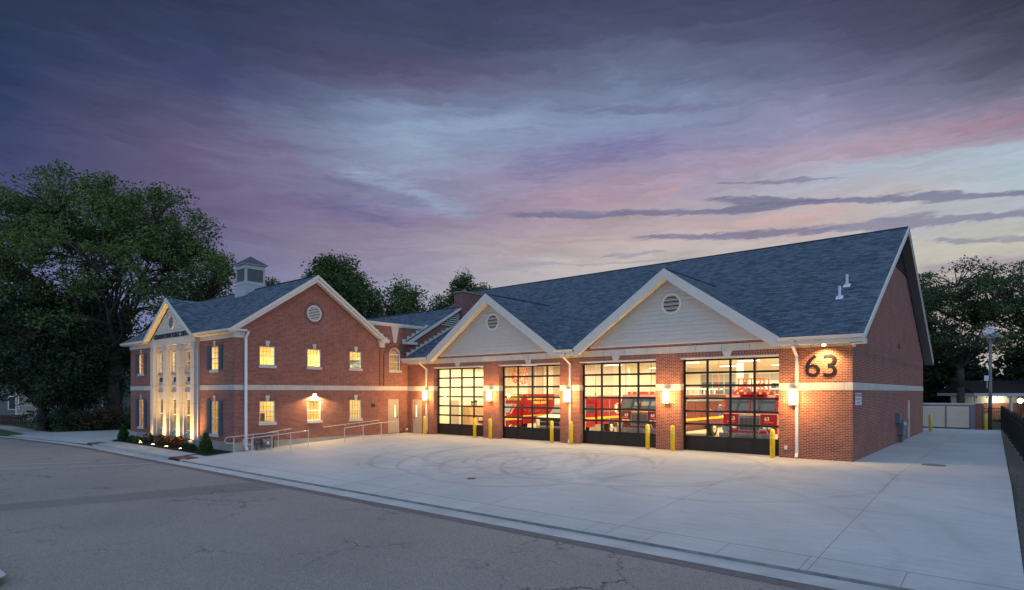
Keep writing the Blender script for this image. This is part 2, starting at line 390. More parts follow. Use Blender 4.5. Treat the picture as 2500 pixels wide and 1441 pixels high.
def conc_fn(t, b):
    g = t.new('ShaderNodeNewGeometry'); P = g.outputs['Position']; x, y, z = t.xyz(P)[:3]
    f, _ = t.noise(P, .35, 5, .6); f2, _ = t.noise(t.cxyz(t.m('MULTIPLY', x, .6), t.m('MULTIPLY', y, 5), 0), 1.2, 5, .65); f3, _ = t.noise(P, 9, 5, .7)
    k = t.m('MULTIPLY', t.mr(f, .25, .75, .86, 1.12, False), t.mr(f2, .25, .75, .90, 1.08, False))
    k = t.m('MULTIPLY', k, t.mr(f3, .2, .8, .93, 1.07, False))
    cc = t.mix(1.0, (.40,.402,.388,1), t.cxyz(k, k, k), 'MULTIPLY')
    # curved tyre marks
    wf, wc = t.noise(P, .5, 2, .5)
    marks = None
    for (cx, cy, r, wd, a) in [(-8.5,-6.6,3.1,.09,.55),(-9.3,-6.0,3.9,.10,.35),(-11.0,-7.5,3.2,.12,.45),(-11.5,-8.2,2.3,.10,.4),(-13,-5.8,3.6,.12,.4),(-6.5,-5.2,4.6,.10,.35),
                               (-5.6,-4.6,4.0,.12,.28),(-15,-7.6,3.4,.1,.35),(-10.2,-7.2,4.6,.14,.3),(-4.4,-14,9,.14,.16),(-6,-15,9.3,.1,.14),(-1,-16,9.8,.13,.14),(-9.8,-6.8,1.9,.07,.45),(-12.2,-7.4,1.3,.08,.4),(-10.6,-5.4,3.0,.06,.4),(-17.0,-4,4.2,.1,.3),(-3.2,-5,5.2,.12,.3),(-12.4,-6.9,4.3,.08,.4)]:
        dx = t.m('SUBTRACT', x, cx); dy = t.m('SUBTRACT', y, cy)
        rr = t.m('SQRT', t.m('ADD', t.m('MULTIPLY', dx, dx), t.m('MULTIPLY', dy, dy)))
        rr = t.m('ADD', rr, t.m('MULTIPLY', t.m('SUBTRACT', wf, .5), .9))
        q = t.mr(t.m('ABSOLUTE', t.m('SUBTRACT', rr, r)), wd*1.9, wd*.3, 0, a)
        marks = q if marks is None else t.m('MAXIMUM', marks, q)
    mf, _ = t.noise(P, .8, 4, .7)
    marks = t.m('MULTIPLY', marks, t.mr(mf, .32, .58))
    cc = t.mix(t.m('MULTIPLY', marks, .8), cc, (.13,.13,.14,1))
    # broad rubbed tone
    st, _ = t.noise(t.cxyz(t.m('MULTIPLY', x, .35), t.m('MULTIPLY', y, .9), 4), 1, 4, .7)
    cc = t.mix(t.mr(st, .55, .8, 0, .28), cc, (.24,.24,.25,1))
    cx_ = t.m('FLOOR', t.m('ADD', t.m('DIVIDE', t.m('SUBTRACT', x, 1.9), 4.4), 0)); cy_ = t.m('FLOOR', t.m('DIVIDE', t.m('ADD', y, 9.0), 4.55))
    wn_ = t.new('ShaderNodeTexWhiteNoise', noise_dimensions='2D'); t.put(wn_.inputs['Vector'], t.cxyz(cx_, cy_, 0)); pk = t.mr(wn_.outputs['Value'], 0, 1, .93, 1.06, False)
    cc = t.mix(1.0, cc, t.cxyz(pk, pk, pk), 'MULTIPLY')
    sp_, _ = t.noise(P, 1.7, 3, .5); sm_, _ = t.noise(P, .25, 2, .5)
    cc = t.mix(t.m('MULTIPLY', t.mr(sp_, .66, .74, 0, .45), t.mr(sm_, .5, .65)), cc, (.16,.15,.14,1))
    # joints
    jx = t.m('LESS_THAN', t.m('ABSOLUTE', t.m('SUBTRACT', t.m('FRACT', t.m('ADD', t.m('DIVIDE', t.m('SUBTRACT', x, 1.9), 4.4), .5)), .5)), .0022)
    jy = t.m('LESS_THAN', t.m('ABSOLUTE', t.m('ADD', y, 13.55)), .016)
    jy2 = t.m('LESS_THAN', t.m('ABSOLUTE', t.m('ADD', y, 9.0)), .009)
    jx2 = t.m('MULTIPLY', t.m('LESS_THAN', y, -13.55), t.m('LESS_THAN', t.m('FRACT', t.m('DIVIDE', t.m('ADD', x, 40.37), 1.62)), .012))
    j = t.m('MAXIMUM', t.m('MAXIMUM', jx, jy), t.m('MAXIMUM', jx2, jy2))
    t.put(b.inputs['Base Color'], t.mix(t.m('MULTIPLY', j, .6), cc, (.09,.09,.09,1)))
    bumpit(t, b, f3, .12, .01)
M_conc = mat('concrete_paving', rough=.75, spec=.25, fn=conc_fn)
M_gutter = mat('concrete_gutter', rough=.85, fn=lambda t, b: tint(t, b, (.38,.38,.365), .22, 1.1))
def asph_fn(base):
    def fn(t, b):
        g = t.new('ShaderNodeNewGeometry'); P = g.outputs['Position']
        f, _ = t.noise(P, 40, 3, .8); f2, _ = t.noise(P, .22, 5, .6); f4, _ = t.noise(P, 130, 2, .9)
        k = t.m('MULTIPLY', t.mr(f, .3, .7, .5, 1.55, False), t.mr(f2, .25, .75, .86, 1.12, False))
        k = t.m('MULTIPLY', k, t.mr(f4, .3, .7, .5, 1.6, False))
        cc = t.mix(1.0, (*base, 1), t.cxyz(k, k, k), 'MULTIPLY')
        _, dc = t.noise(P, .7, 6, .7)
        pv = t.vm('ADD', P, t.vm('MULTIPLY', t.vm('SUBTRACT', dc, (.5,.5,.5)), (2.2,2.2,0)))
        v = t.new('ShaderNodeTexVoronoi', feature='DISTANCE_TO_EDGE'); t.put(v.inputs['Vector'], pv); v.inputs['Scale'].default_value = .30
        cr = t.mr(v.outputs['Distance'], .0075, .002)
        v2 = t.new('ShaderNodeTexVoronoi', feature='DISTANCE_TO_EDGE'); t.put(v2.inputs['Vector'], pv); v2.inputs['Scale'].default_value = 1.1
        cr2 = t.mr(v2.outputs['Distance'], .016, .004)
        mf, _ = t.noise(P, .35, 3, .6); mf2, _ = t.noise(P, .5, 3, .6)
        cr = t.m('MULTIPLY', cr, t.mr(mf, .44, .60)); cr2 = t.m('MULTIPLY', cr2, t.mr(mf2, .56, .68))
        c = t.m('MAXIMUM', cr, t.m('MULTIPLY', cr2, .8))
        t.put(b.inputs['Base Color'], t.mix(t.m('MULTIPLY', c, .8), cc, (.03,.03,.032,1)))
        bumpit(t, b, f, .25, .01)
    return fn
M_asph = mat('asphalt', rough=.9, spec=.2, fn=asph_fn((.220,.194,.170)))
M_asph2 = mat('asphalt_patch', rough=.9, spec=.2, fn=asph_fn((.172,.150,.132)))
M_grass = mat('grass_turf', rough=1, fn=lambda t, b: tint(t, b, (.050,.095,.022), .6, 6))
M_earth = mat('earth', rough=1, fn=lambda t, b: tint(t, b, (.030,.040,.018), .4, 1))
M_paint = mat('faded_road_paint', rough=.9, fn=lambda t, b: tint(t, b, (.42,.40,.39), .3, 3))

# ------------------------------------------------------------------ ground
def g(y): return float(np.interp(y, [-14.45, -11.7, -3.5], [-.60, -.43, 0]))
def sheet(name, pts, m, kind='structure'):
    o = MB(); tri = tessellate_polygon([[Vector((p[0], p[1], 0)) for p in pts]])
    vs = [Vector(p) for p in pts]; fs = []
    for a, b_, c in tri:
        n = (vs[b_]-vs[a]).cross(vs[c]-vs[a]); fs.append((a, b_, c) if n.z > 0 else (a, c, b_))
    o.add(pts, fs); ob = o.build(name, m); ob['kind'] = kind; return ob
sheet('ground', [(-900,-900,-.72),(900,-900,-.72),(900,900,-.72),(-900,900,-.72)], M_earth)
sheet('road', [(-160,-70,-.66),(90,-70,-.66),(90,-14.3,-.66),(-160,-14.3,-.66)], M_asph)
sheet('road_patch', [(-19.6,-26,-.658),(-17.2,-22.6,-.658),(-14.7,-15.0,-.658),(-17.0,-15.0,-.658),(-18.6,-22.6,-.658)], M_asph2)
eo = MB()
edge_line = [(90,-14.5),(-38,-14.5),(-44,-14.85),(-52,-15.7),(-58,-17.1),(-75,-22.5),(-100,-31)]
def offs(pl, dd):
    out = []
    for i, p in enumerate(pl):
        a = Vector(pl[max(0, i-1)]); b_ = Vector(pl[min(len(pl)-1, i+1)]); tdir = (b_-a).normalized()
        out.append((p[0]-tdir.y*dd, p[1]+tdir.x*dd))
    return out
def strip(name, pl, d0, d1, z, m, z1=None, thick=None):
    a = offs(pl, d0); b_ = offs(pl, d1); o = MB(); n = len(pl)
    o.add([(*p, z) for p in a]+[(*p, z if z1 is None else z1) for p in b_], [(i, i+1, n+i+1, n+i) for i in range(n-1)])
    ob = o.build(name, m); ob['kind'] = 'structure'; return ob
strip('gutter', edge_line, 0, .62, -.651, M_gutter)
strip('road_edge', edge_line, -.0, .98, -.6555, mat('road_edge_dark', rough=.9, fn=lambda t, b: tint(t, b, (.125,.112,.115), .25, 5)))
strip('curb', [(90,-14.5),(-26.0,-14.5)], -.05, .0, -.600, mat('curb_shade_grime', rough=.95, fn=lambda t, b: tint(t, b, (.17,.165,.155), .5, 2)), -.648)  # shadow line of the apron lip painted into the dark, dirty curb colour
strip('curb_face', edge_line[1:] and [(-27.6,-14.5),(-38,-14.5),(-39.8,-14.6)], -.12, .0, -.535, M_gutter, -.535)
o = MB(); o.box(-39.6,-27.7,-14.56,-14.44,-.70,-.535); o.build('curb_stone', M_gutter)['kind'] = 'structure'
o = MB(); xs = [-27.7, 0, 5.03]
rows = [(-14.45), (-13.5), (-11.73), (-9.6), (-7.6), (-5.6), (-3.5), (-1.7), (0.0)]
for a, b_ in zip(rows[:-1], rows[1:]):
    xl = -27.7 if b_ <= -11.7 else -26.62
    o.quad((xl,a,g(a)),(5.03-.0234*(a+14),a,g(a)),(5.03-.0234*(b_+14),b_,g(b_)),(xl,b_,g(b_)))
o.quad((-.02,0,0),(4.70,0,0),(4.06,28.9,0),(-4,28.9,0)); o.quad((-.02,0,0),(-4,28.9,0),(-4,23.4,0),(-.02,23.4,0))
o.quad((-26.62,0,0),(0,0,0),(0,.45,0),(-26.62,.45,0))
ob = o.build('concrete_apron', M_conc); ob['kind'] = 'structure'
sheet('sidewalk', [(-39.7,-14.45,-.535),(-27.7,-14.45,-.535),(-27.7,-11.7,-.425),(-39.7,-11.7,-.425)], M_conc)
sheet('left_driveway', [(-54.5,-16.1,-.62),(-44,-14.85,-.62),(-39.7,-14.5,-.60),(-39.7,-11.7,-.47),(-41.8,-11.7,-.47),(-41.8,30,-.40),(-53,30,-.40),(-53.6,-8,-.50),(-55.4,-13.2,-.55)], M_conc)
sheet('left_sidewalk', [(-55.4,-13.2,-.56),(-54.9,-14.9,-.58),(-70,-15.0,-.50),(-100,-16.0,-.45),(-100,-13.9,-.45),(-70,-13.3,-.50)], M_gutter)
sheet('lawn', [(-54.9,-14.9,-.585),(-54.5,-15.9,-.60),(-58,-17.0,-.58),(-75,-22.4,-.55),(-100,-30.5,-.55),(-100,-16.0,-.46),(-70,-15.0,-.51)], M_grass)
sheet('back_lawn', [(-55.4,-13.2,-.57),(-70,-13.3,-.51),(-100,-13.9,-.46),(-140,10,-.4),(-140,60,-.3),(-53,60,-.3),(-53,30,-.41),(-53.6,-8,-.51)], M_grass)
sheet('rear_ground', [(-41.8,-2,-.45),(-30,2,-.1),(-30,24,-.05),(-4,23.4,-.02),(-4,29,-.02),(4.05,29,-.02),(5.7,-14.4,-.55),(40,-14.4,-.6),(120,100,-.2),(-53,140,-.2),(-53,30,-.42),(-41.8,30,-.42)], M_earth)
sheet('mulch_strip', [(4.72,0,-.012),(5.03,-14.4,-.60),(5.6,-14.4,-.60),(5.45,-1,-.03),(4.1,31,.0),(4.06,28.9,.0)], mat('wood_chip_mulch', rough=1, fn=lambda t, b: tint(t, b, (.085,.075,.062), .7, 12)))
sheet('far_corner_pavement', [(-30,-24.15,-.52),(-8.9,-24.15,-.52),(-8.2,-24.6,-.52),(-8.0,-27,-.52),(-30,-27,-.52)], M_gutter)
sheet('planting_bed', [(-27.72,-13.15,-.468),(-26.5,-13.2,-.485),(-26.62,-11.74,-.405),(-27.72,-11.74,-.405)], M_mulch)
# faded crosswalk lines
for k, (a, b_) in enumerate((((-33.9,-25),(-28.6,-16.1)), ((-31.6,-25),(-26.4,-15.6)))):
    a = Vector(a); b_ = Vector(b_); n = (b_-a).normalized(); n = Vector((-n.y, n.x))*.07
    sheet('crosswalk_line', [(*(a-n), -.652), (*(a+n), -.652), (*(b_+n), -.652), (*(b_-n), -.652)], M_paint)
sheet('planting_bed', [(-41.3,-13.1,-.466),(-27.72,-13.15,-.468),(-27.72,-11.74,-.405),(-41.75,-11.74,-.40)], M_mulch)
mh = MB(); mh.lathe((2.54,.74,.0), [(.38,0),(.38,.012),(.36,.014)], 24); tag(mh.build('manhole_cover', M_grey), 'round iron manhole cover in the side drive near the garage corner', 'manhole cover')
mh = MB(); mh.lathe((-10.16,-10.9,g(-10.9)), [(.16,0),(.16,.012)], 20); tag(mh.build('drain_cover', M_rust), 'small rusty round cover set in the concrete apron', 'drain cover')

# ------------------------------------------------------------------ wall helper
def wall(outer, holes, origin, ax, nrm, thick, name, m, parent):
    """outer/holes in (u,z); origin point; ax = horizontal direction; nrm = outward normal; thickness goes inward"""
    A = Vector(ax); N = Vector(nrm); O = Vector(origin)
    loops = [outer]+holes
    flat = [p for L in loops for p in L]; n = len(flat)
    P = [O+A*u+Vector((0,0,z)) for u, z in flat]
    tri = tessellate_polygon([[Vector((u, z, 0)) for u, z in L] for L in loops])
    vs = [tuple(p) for p in P]+[tuple(p-N*thick) for p in P]; fs = []
    for a, b_, c in tri:
        nn = (P[b_]-P[a]).cross(P[c]-P[a])
        if nn.length < 1e-9: continue
        if nn.dot(N) < 0: b_, c = c, b_
        fs += [(a, b_, c), (a+n, c+n, b_+n)]
    k = 0
    for L in loops:
        q = len(L)
        for i in range(q): fs.append((k+i, k+(i+1) % q, k+(i+1) % q+n, k+i+n))
        k += q
    return MB().add(vs, fs).build(name, m, parent)
def rect(u0, u1, z0, z1): return [(u0,z0),(u1,z0),(u1,z1),(u0,z1)]

station = empty('fire_station', (0,0,0))
tag(station, 'brick fire station with a two-storey portico wing, grey shingle roofs and four glass garage doors', 'fire station')

# ---- garage
BAYS = [(-24.0,-19.63),(-18.37,-14.0),(-12.74,-8.37),(-7.11,-2.74)]
out = [(-26.6,-.2),(-26.13,-.2),(-26.13,2.27),(-25.15,2.27),(-25.15,-.2)]
for a, b_ in BAYS: out += [(a,-.2),(a,4.27),(b_,4.27),(b_,-.2)]
out += [(-.004,-.2),(-.004,5.0),(-26.6,5.0)]
wall(out, [], (0,0,0), (1,0,0), (0,-1,0), .42, 'front_wall', M_brick, station)
RZ, RY = 11.62, 11.9
# side wall with gable
sw = [(0.003,-.2),(15.74,-.2),(15.74,2.25),(16.82,2.25),(16.82,-.2),(23.24,-.2),(23.24,4.9),(15.1,9.4),(8.7,9.4),(.003,4.9)]
wall(sw, [], (0,0,0), (0,1,0), (1,0,0), .35, 'side_wall', M_brick, station)
wall([(8.75,9.42),(15.05,9.42),(RY,11.3)], [], (-.02,0,0), (0,1,0), (1,0,0), .2, 'gable_louver', M_louver_dark, station)
lo = MB()
for i in range(11):
    z = 9.5+i*.16; hw = (11.3-z)*1.68
    if hw > .1: lo.box(-.01,.03,RY-hw,RY+hw,z,z+.05)
lo.build('louver_blades', mat('louver_blade', (.07,.055,.05), .7), station)
b = MB(); b.box(-26.5,-.35,22.9,23.24,-.2,4.9); b.build('rear_wall', M_brick, station)
b = MB(); b.box(-26.6,-26.3,.42,22.9,-.2,4.9); b.build('party_wall', M_brick, station)
# stone band, frieze
def each(name, m, parent, boxes):
    for q in boxes: MB().box(*q).build(name, m, parent)
segs = [(-26.6,-24.0),(-19.63,-18.37),(-14.0,-12.74),(-8.37,-7.11),(-2.74,.014)]
each('stone_band', M_stone, station, [(a, c, -.014, 0, 2.81, 3.11) for a, c in segs]+[(a-.001, a+.012, 0, .42, 2.81, 3.11) for a, c in BAYS]+[(0.0,.014,0,23.24,2.81,3.11)])
each('stone_frieze', M_stone, station, [(-26.6,-24.25,-.012,0,4.56,4.9),(-24.25,-13.9,-.012,0,4.56,4.87),(-13.9,-12.5,-.012,0,4.56,4.9),(-12.5,-2.5,-.012,0,4.56,4.87),(-2.5,.0,-.012,0,4.56,4.9)])
b = MB(); b.box(-.001,.09,-.06,.14,4.5,4.86); b.build('frieze_end', M_trim, station)
# bays: soldier course, lintel, keystone, door
for a, c in BAYS:
    b = MB(); m_ = (a+c)/2
    b.prism([(a-.22,-.004,4.335),(m_-.17,-.004,4.335),(m_-.26,-.004,4.555),(a-.32,-.004,4.555)], (0,.003,0))
    b.prism([(m_+.17,-.004,4.335),(c+.12,-.004,4.335),(c+.2,-.004,4.555),(m_+.26,-.004,4.555)], (0,.003,0))
    b.build('soldier_course', M_soldier, station)
    b = MB(); b.prism([(m_-.13,-.03,4.30),(m_+.13,-.03,4.30),(m_+.22,-.03,4.56),(m_-.22,-.03,4.56)], (0,.03,0)); b.build('keystone', M_stone2, station)
    b = MB(); b.box(a,c,-.005,0,4.272,4.318); b.box(a,c,0,.36,4.255,4.269); b.build('lintel', M_white, station)
    # door
    y0 = .33; n = 4; z0, z1 = .0, 4.25
    d = MB(); th = .06
    wd = (c-a)
    d.box(a, a+.10, y0, y0+th, z0, z1); d.box(c-.06, c, y0, y0+th, z0, z1)
    rowz = [.02, .66] + [.66+(4.22-.66)/6*k for k in range(1, 7)]
    for k, z in enumerate(rowz[1:-1]): d.box(a+.1, c-.06, y0+.002, y0+th-.002, z-.048, z+.048)
    d.box(a+.1, c-.06, y0+.002, y0+th-.002, 4.17, 4.25)
    cw = (wd-.16)/4
    for k in range(1, 4): x = a+.1+cw*k; d.box(x-.052, x+.052, y0+.004, y0+th-.004, .66, 4.2)
    fr = d.build('garage_door', M_dark, station)
    p = MB(); p.box(a+.1, c-.06, y0+.01, y0+th-.01, .0, .625)
    for k in range(4):
        x = a+.1+cw*k; p.box(x+.10, x+cw-.10, y0-.004, y0+.011, .10, .53)
        p.box(x-.01 if k else x, x+.02, y0-.002, y0+.012, .02, .62)
    p.build('bottom_panel', M_darkpanel, fr)
    gl = MB(); gl.quad((a+.1,y0+.03,.66),(c-.06,y0+.03,.66),(c-.06,y0+.03,4.2),(a+.1,y0+.03,4.2)); gl.build('pane', M_doorglass, fr)
    b = MB(); b.box(a,c,.0,.40,.0,.012); b.build('threshold', M_gutter, station)
    for xx in (a+.02, c-.02):
        b = MB(); b.box(xx-.03,xx+.03,.46,.52,0,4.3); b.prism([(xx-.03,.52,4.22),(xx-.03,.52,4.32),(xx-.03,3.9,4.62),(xx-.03,3.9,4.52)], (.06,0,0))
        for k in range(7): b.box(xx-.05,xx+.05,.44,.53,.5+k*.56,.56+k*.56)
        b.build('track', MATS['rail_grey'] if 'rail_grey' in MATS else mat('rail_grey', (.42,.40,.36), .5), fr)
    b = MB(); b.cyl((a,.62,4.42),(c,.62,4.42),.05,.05,8); b.build('spring_shaft', M_grey, fr)

# ---- main garage roof
SL = (RZ-4.92)/(RY+.6)
def zmain(y): return 4.92+SL*(y+.6)
roof = MB()
yl = 5.0
pts = [(-26.45,-.6),(-24.05,-.6),(-24.05,-.35),(-19.0,5.7),(-13.95,-.35),(-13.95,-.6),(-12.75,-.6),(-12.75,-.35),(-7.7,5.7),(-2.65,-.35),(-2.65,-.6),(.45,-.6),(.45,RY),(-31.5,RY),(-31.5,7.2),(-26.45,7.2)]
roof.prism([(x,y,zmain(y)) for x, y in pts], (0,0,-.10))
roof.prism([(.45,RY,RZ),(.45,24.4,4.92),(-31.5,24.4,4.92),(-31.5,RY,RZ)], (0,0,-.10))
rf = roof.build('roof', M_shingle, station)
b = MB(); b.prism([(.46,RY-.16,RZ-.07),(.46,RY,RZ+.035),(.46,RY+.16,RZ-.07)], (-32,0,0)); b.build('ridge_cap', M_ridge, rf)
# rake boards on the right gable + soffit
for s_, y1, z1 in ((1,-.62,4.90),(-1,24.42,4.90)):
    b = MB()
    b.prism([(.45,RY,RZ-.02),(.45,y1,z1-.02),(.45,y1,z1-.30),(.45,RY,RZ-.34)], (.04,0,0))
    b.prism([(.49,RY,RZ+.0),(.49,y1,z1+.0),(.49,y1,z1-.12),(.49,RY,RZ-.12)], (.025,0,0))
    b.build('rake_board', M_trim, rf)
b = MB()
for y1 in (-.6, 24.4): b.prism([(.002,RY,RZ-.30),(.002,y1,4.62),(.45,y1,4.62),(.45,RY,RZ-.30)], (0,0,.03))
b.build('soffit', mat('soffit_grey', (.24,.22,.20), .8), rf)
# gables over the bays
GZ = 8.5; GH = 5.1
gs = (GZ-5.0)/GH
for gi, xc in enumerate((-19.0,-7.7)):
    yb = (GZ-4.92)/SL-.6
    b = MB()
    for s_ in (-1, 1):
        q = [(xc,-.5,GZ),(xc+s_*GH,-.5,5.0),(xc+s_*GH,(5.0-4.92)/SL-.6,5.0),(xc,yb,GZ)]
        q = [Vector(p) for p in q]
        b.prism([tuple(p+Vector((0,0,.012))) for p in q], (0,0,-.09))
    dr_ = b.build('dormer_roof', M_shingle, station)
    b = MB(); b.prism([(xc-.12,-.3,GZ-.04),(xc,-.3,GZ+.045),(xc+.12,-.3,GZ-.04)], (0,yb-.1,0)); b.build('ridge_cap', M_ridge, dr_)
    b = MB()
    for s_ in (-1, 1):
        b.prism([(xc,-.5,GZ+.01),(xc+s_*(GH+.0),-.5,5.01),(xc+s_*(GH+.0),-.5,4.62),(xc+s_*(GH-.25),-.5,4.62),(xc,-.5,GZ-.46)], (0,-.045,0))
    b.build('rake_board', M_white_metal if False else M_trim, dr_)
    b = MB()
    for s_ in (-1, 1): b.prism([(xc,-.5,GZ-.42),(xc,-.02,GZ-.42),(xc+s_*(GH-.1),-.02,4.70),(xc+s_*(GH-.1),-.5,4.70)], (0,0,.03))
    b.build('soffit', M_trim, dr_)
    # lap siding
    b = MB(); z = 5.03; zt = GZ-.42; hw = lambda zz: (zt-zz)/gs
    while z < zt-.05:
        z2 = min(z+.205, zt-.01); a0, a1 = hw(z), max(hw(z2), .01)
        b.add([(xc-a0,-.050,z),(xc+a0,-.050,z),(xc+a1,-.012,z2),(xc-a1,-.012,z2),(xc-a0,.02,z),(xc+a0,.02,z),(xc+a1,.02,z2),(xc-a1,.02,z2)],
              [(0,1,2,3),(0,4,5,1),(4,7,6,5),(3,2,6,7),(1,5,6,2),(0,3,7,4)])
        z += .2
    b.build('siding', M_siding, station)
    b = MB(); b.box(xc-hw(5.03)+.1,xc+hw(5.03)-.1,-.045,-.0,4.985,5.06); b.build('base_trim', M_trim, station)
    b = MB(); vz = 6.88; n = 28
    xv = xc+.15
    ring = []
    for i in range(n):
        t0, t1 = 2*math.pi*i/n, 2*math.pi*(i+1)/n
        p = lambda t_, r_, y_: (xv+r_*math.cos(t_), y_, vz+r_*math.sin(t_))
        b.add([p(t0,.40,-.06),p(t1,.40,-.06),p(t1,.50,-.06),p(t0,.50,-.06),p(t0,.40,-.0),p(t1,.40,-.0),p(t1,.50,-.0),p(t0,.50,-.0)],
              [(0,1,2,3),(3,2,6,7),(1,0,4,5)])
    vr = b.build('gable_vent', M_trim, station)
    b = MB(); b.lathe((0,0,0), [(.41,0),(.41,.004)], 28); b.v = [(xv+x, -.036-zz*0-.001*(1 if zz else 0), vz+y) for x, y, zz in b.v]; b.build('dark_back', M_louver_dark, vr)
    b = MB()
    for i in range(8):
        zz = -.35+i*.1; h_ = math.sqrt(max(0, .395**2-zz*zz))
        b.box(xv-h_, xv+h_, -.058, -.040, vz+zz-.018, vz+zz+.03)
    b.build('slats', mat('vent_slat', (.30,.27,.25), .7), vr)
# gutters, eave boxes and downspouts on the garage front
def gutter(x0, x1, y, z, name='gutter', parent=station, ax='x'):
    b = MB()
    if ax == 'x': b.prism([(x0,y,z),(x0,y+.11,z),(x0,y+.11,z-.13),(x0,y+.035,z-.13),(x0,y+.02,z-.06)], (x1-x0,0,0))
    return b.build(name, M_trim, parent)
for x0, x1 in ((-26.45,-24.05),(-13.95,-12.78),(-2.62,.47)):
    gutter(x0, x1, -.72, 4.95)
    b = MB(); b.box(x0, x1, -.60, -.57, 4.64, 4.82); b.box(x0, x1, -.57, -.012, 4.66, 4.69); b.build('eave_box', M_trim, station)
b = MB(); b.box(.02,.50,-.60,-.02,4.60,4.645); b.box(.45,.50,-.60,-.0,4.645,4.80); b.build('eave_return', M_trim, station)
def downspout(x, y, ztop, yt, zb, parent=station):
    b = MB(); w_ = .055
    b.box(x-w_,x+w_,yt-.04,yt+.05,ztop-.28,ztop)
    b.prism([(x-w_,yt-.04,ztop-.28),(x-w_,yt+.05,ztop-.28),(x-w_,y+.05,ztop-.62),(x-w_,y-.04,ztop-.62)], (2*w_,0,0))
    b.box(x-w_,x+w_,y-.04,y+.05,zb+.22,ztop-.62)
    b.prism([(x-w_,y-.04,zb+.22),(x-w_,y+.05,zb+.22),(x-w_,y-.05,zb+.03),(x-w_,y-.16,zb+.06)], (2*w_,0,0))
    return b.build('downspout', M_white, parent)
downspout(-24.62,-.06,4.84,-.66,.0); downspout(-13.30,-.06,4.84,-.66,0); downspout(-2.02,-.06,4.84,-.66,0)
# doors on the garage
def slab_door(name, org, ax, nrm, wd, ht, glass_u, flip=1):
    A = Vector(ax); N = Vector(nrm); O = Vector(org)
    def bx(b, u0, u1, n0, n1, z0, z1):
        ps = [O+A*u+N*n_+Vector((0,0,z)) for z in (z0, z1) for (u, n_) in ((u0,n0),(u1,n0),(u1,n1),(u0,n1))]
        b.add([tuple(p) for p in ps], [(0,3,2,1),(4,5,6,7),(0,1,5,4),(1,2,6,5),(2,3,7,6),(3,0,4,7)])
    b = MB(); bx(b,.05,glass_u-.06,-.05,0,.0,ht-.05); bx(b,glass_u+.06,wd-.05,-.05,0,.0,ht-.05)
    bx(b,glass_u-.06,glass_u+.06,-.05,0,0,1.05); bx(b,glass_u-.06,glass_u+.06,-.05,0,ht-.4,ht-.05)
    dr = b.build(name, M_door, station)
    b = MB(); bx(b,0,.05,-.09,.015,0,ht); bx(b,wd-.05,wd,-.09,.015,0,ht); bx(b,.05,wd-.05,-.09,.015,ht-.05,ht); b.build('door_frame', M_door, dr)
    b = MB(); bx(b,glass_u-.06,glass_u+.06,-.03,-.02,1.05,ht-.4); b.build('pane', lamp_mat('door_light_glow', (1,.86,.55), 1.0), dr)
    hx = wd-.14 if glass_u > wd/2 else .14
    b = MB(); bx(b,hx-.03,hx+.03,0,.02,.95,1.15); bx(b,hx-.10*flip,hx+.02,.05,.075,1.02,1.05); bx(b,hx-.01,hx+.01,.02,.05,1.02,1.05); b.build('handle', M_grey, dr)
    return dr
slab_door('entry_door', (-26.13,.12,.02), (1,0,0), (0,-1,0), .98, 2.24, .30)
slab_door('entry_door', (-.03,15.74,.02), (0,1,0), (1,0,0), 1.08, 2.22, .30)
# roof vent pipes
for (x, y) in ((-1.04,4.41),(-1.08,3.1)):
    b = MB(); z = zmain(y)
    b.cyl((x,y,z-.1),(x,y,z+.52),.06,.06,12); p = b.build('vent_pipe', M_white_metal, station)
    b = MB(); b.prism([(x-.14,y-.16,z-.10),(x+.14,y-.16,z-.10),(x+.14,y+.1,z+.07),(x-.14,y+.1,z+.07)], (0,0,.03)); b.cyl((x,y,z-.05),(x,y,z+.12),.085,.07,12); b.build('flashing', M_white_metal, p)
# small wall vent + soldier row on side wall
b = MB(); b.box(0,.03,12.0,12.32,5.12,5.38); b.build('wall_vent', M_dark, station)
b = MB(); b.box(0,.004,.3,23.1,4.2,4.42); b.build('soldier_course', M_soldier, station)

# ---- garage interior
inn = MB(); inn.quad((-26.3,.42,.004),(-.35,.42,.004),(-.35,22.9,.004),(-26.3,22.9,.004)); inn.build('interior_floor', plain('sealed_floor', (.42,.36,.27), .35, amt=.1), station)
inn = MB(); inn.quad((-26.3,.42,4.98),(-26.3,22.9,4.98),(-.35,22.9,4.98),(-.35,.42,4.98))
inn.box(-26.29,-.36,.425,.44,4.28,4.97)
inn.box(-26.29,-24.0,.425,.44,0,4.28)
for a, c in segs[1:-1]: inn.box(a+.0,c-.0,.425,.44,0,4.28)
inn.box(-2.74,-.36,.425,.44,0,4.28)
inn.box(-.37,-.352,.44,15.6,0,4.97); inn.box(-.37,-.352,16.95,22.88,0,4.97)
inn.box(-26.29,-26.27,.44,10.4,0,4.97)
inn.box(-26.27,-17.0,10.4,10.6,0,4.97); inn.box(-17.0,-16.8,10.4,22.88,0,4.97); inn.box(-16.8,-.38,22.87,22.89,0,4.97)
inn.build('interior_wall', M_cream_paint, station)
inn = MB()
for y in (2.6,5.2,7.8,10.2,13,16,19): inn.box(-16.79,-.38,y,y+.12,4.62,4.9)
for y in (2.6,5.2,7.8): inn.box(-26.26,-16.8,y,y+.12,4.75,4.92)
inn.build('ceiling_beam', M_cream_paint, station)
each('interior_column', M_cream_paint, station, [(-8.15,-7.85,10.3,10.6,0,4.62),(-15.6,-15.4,10.0,10.2,0,4.62)])
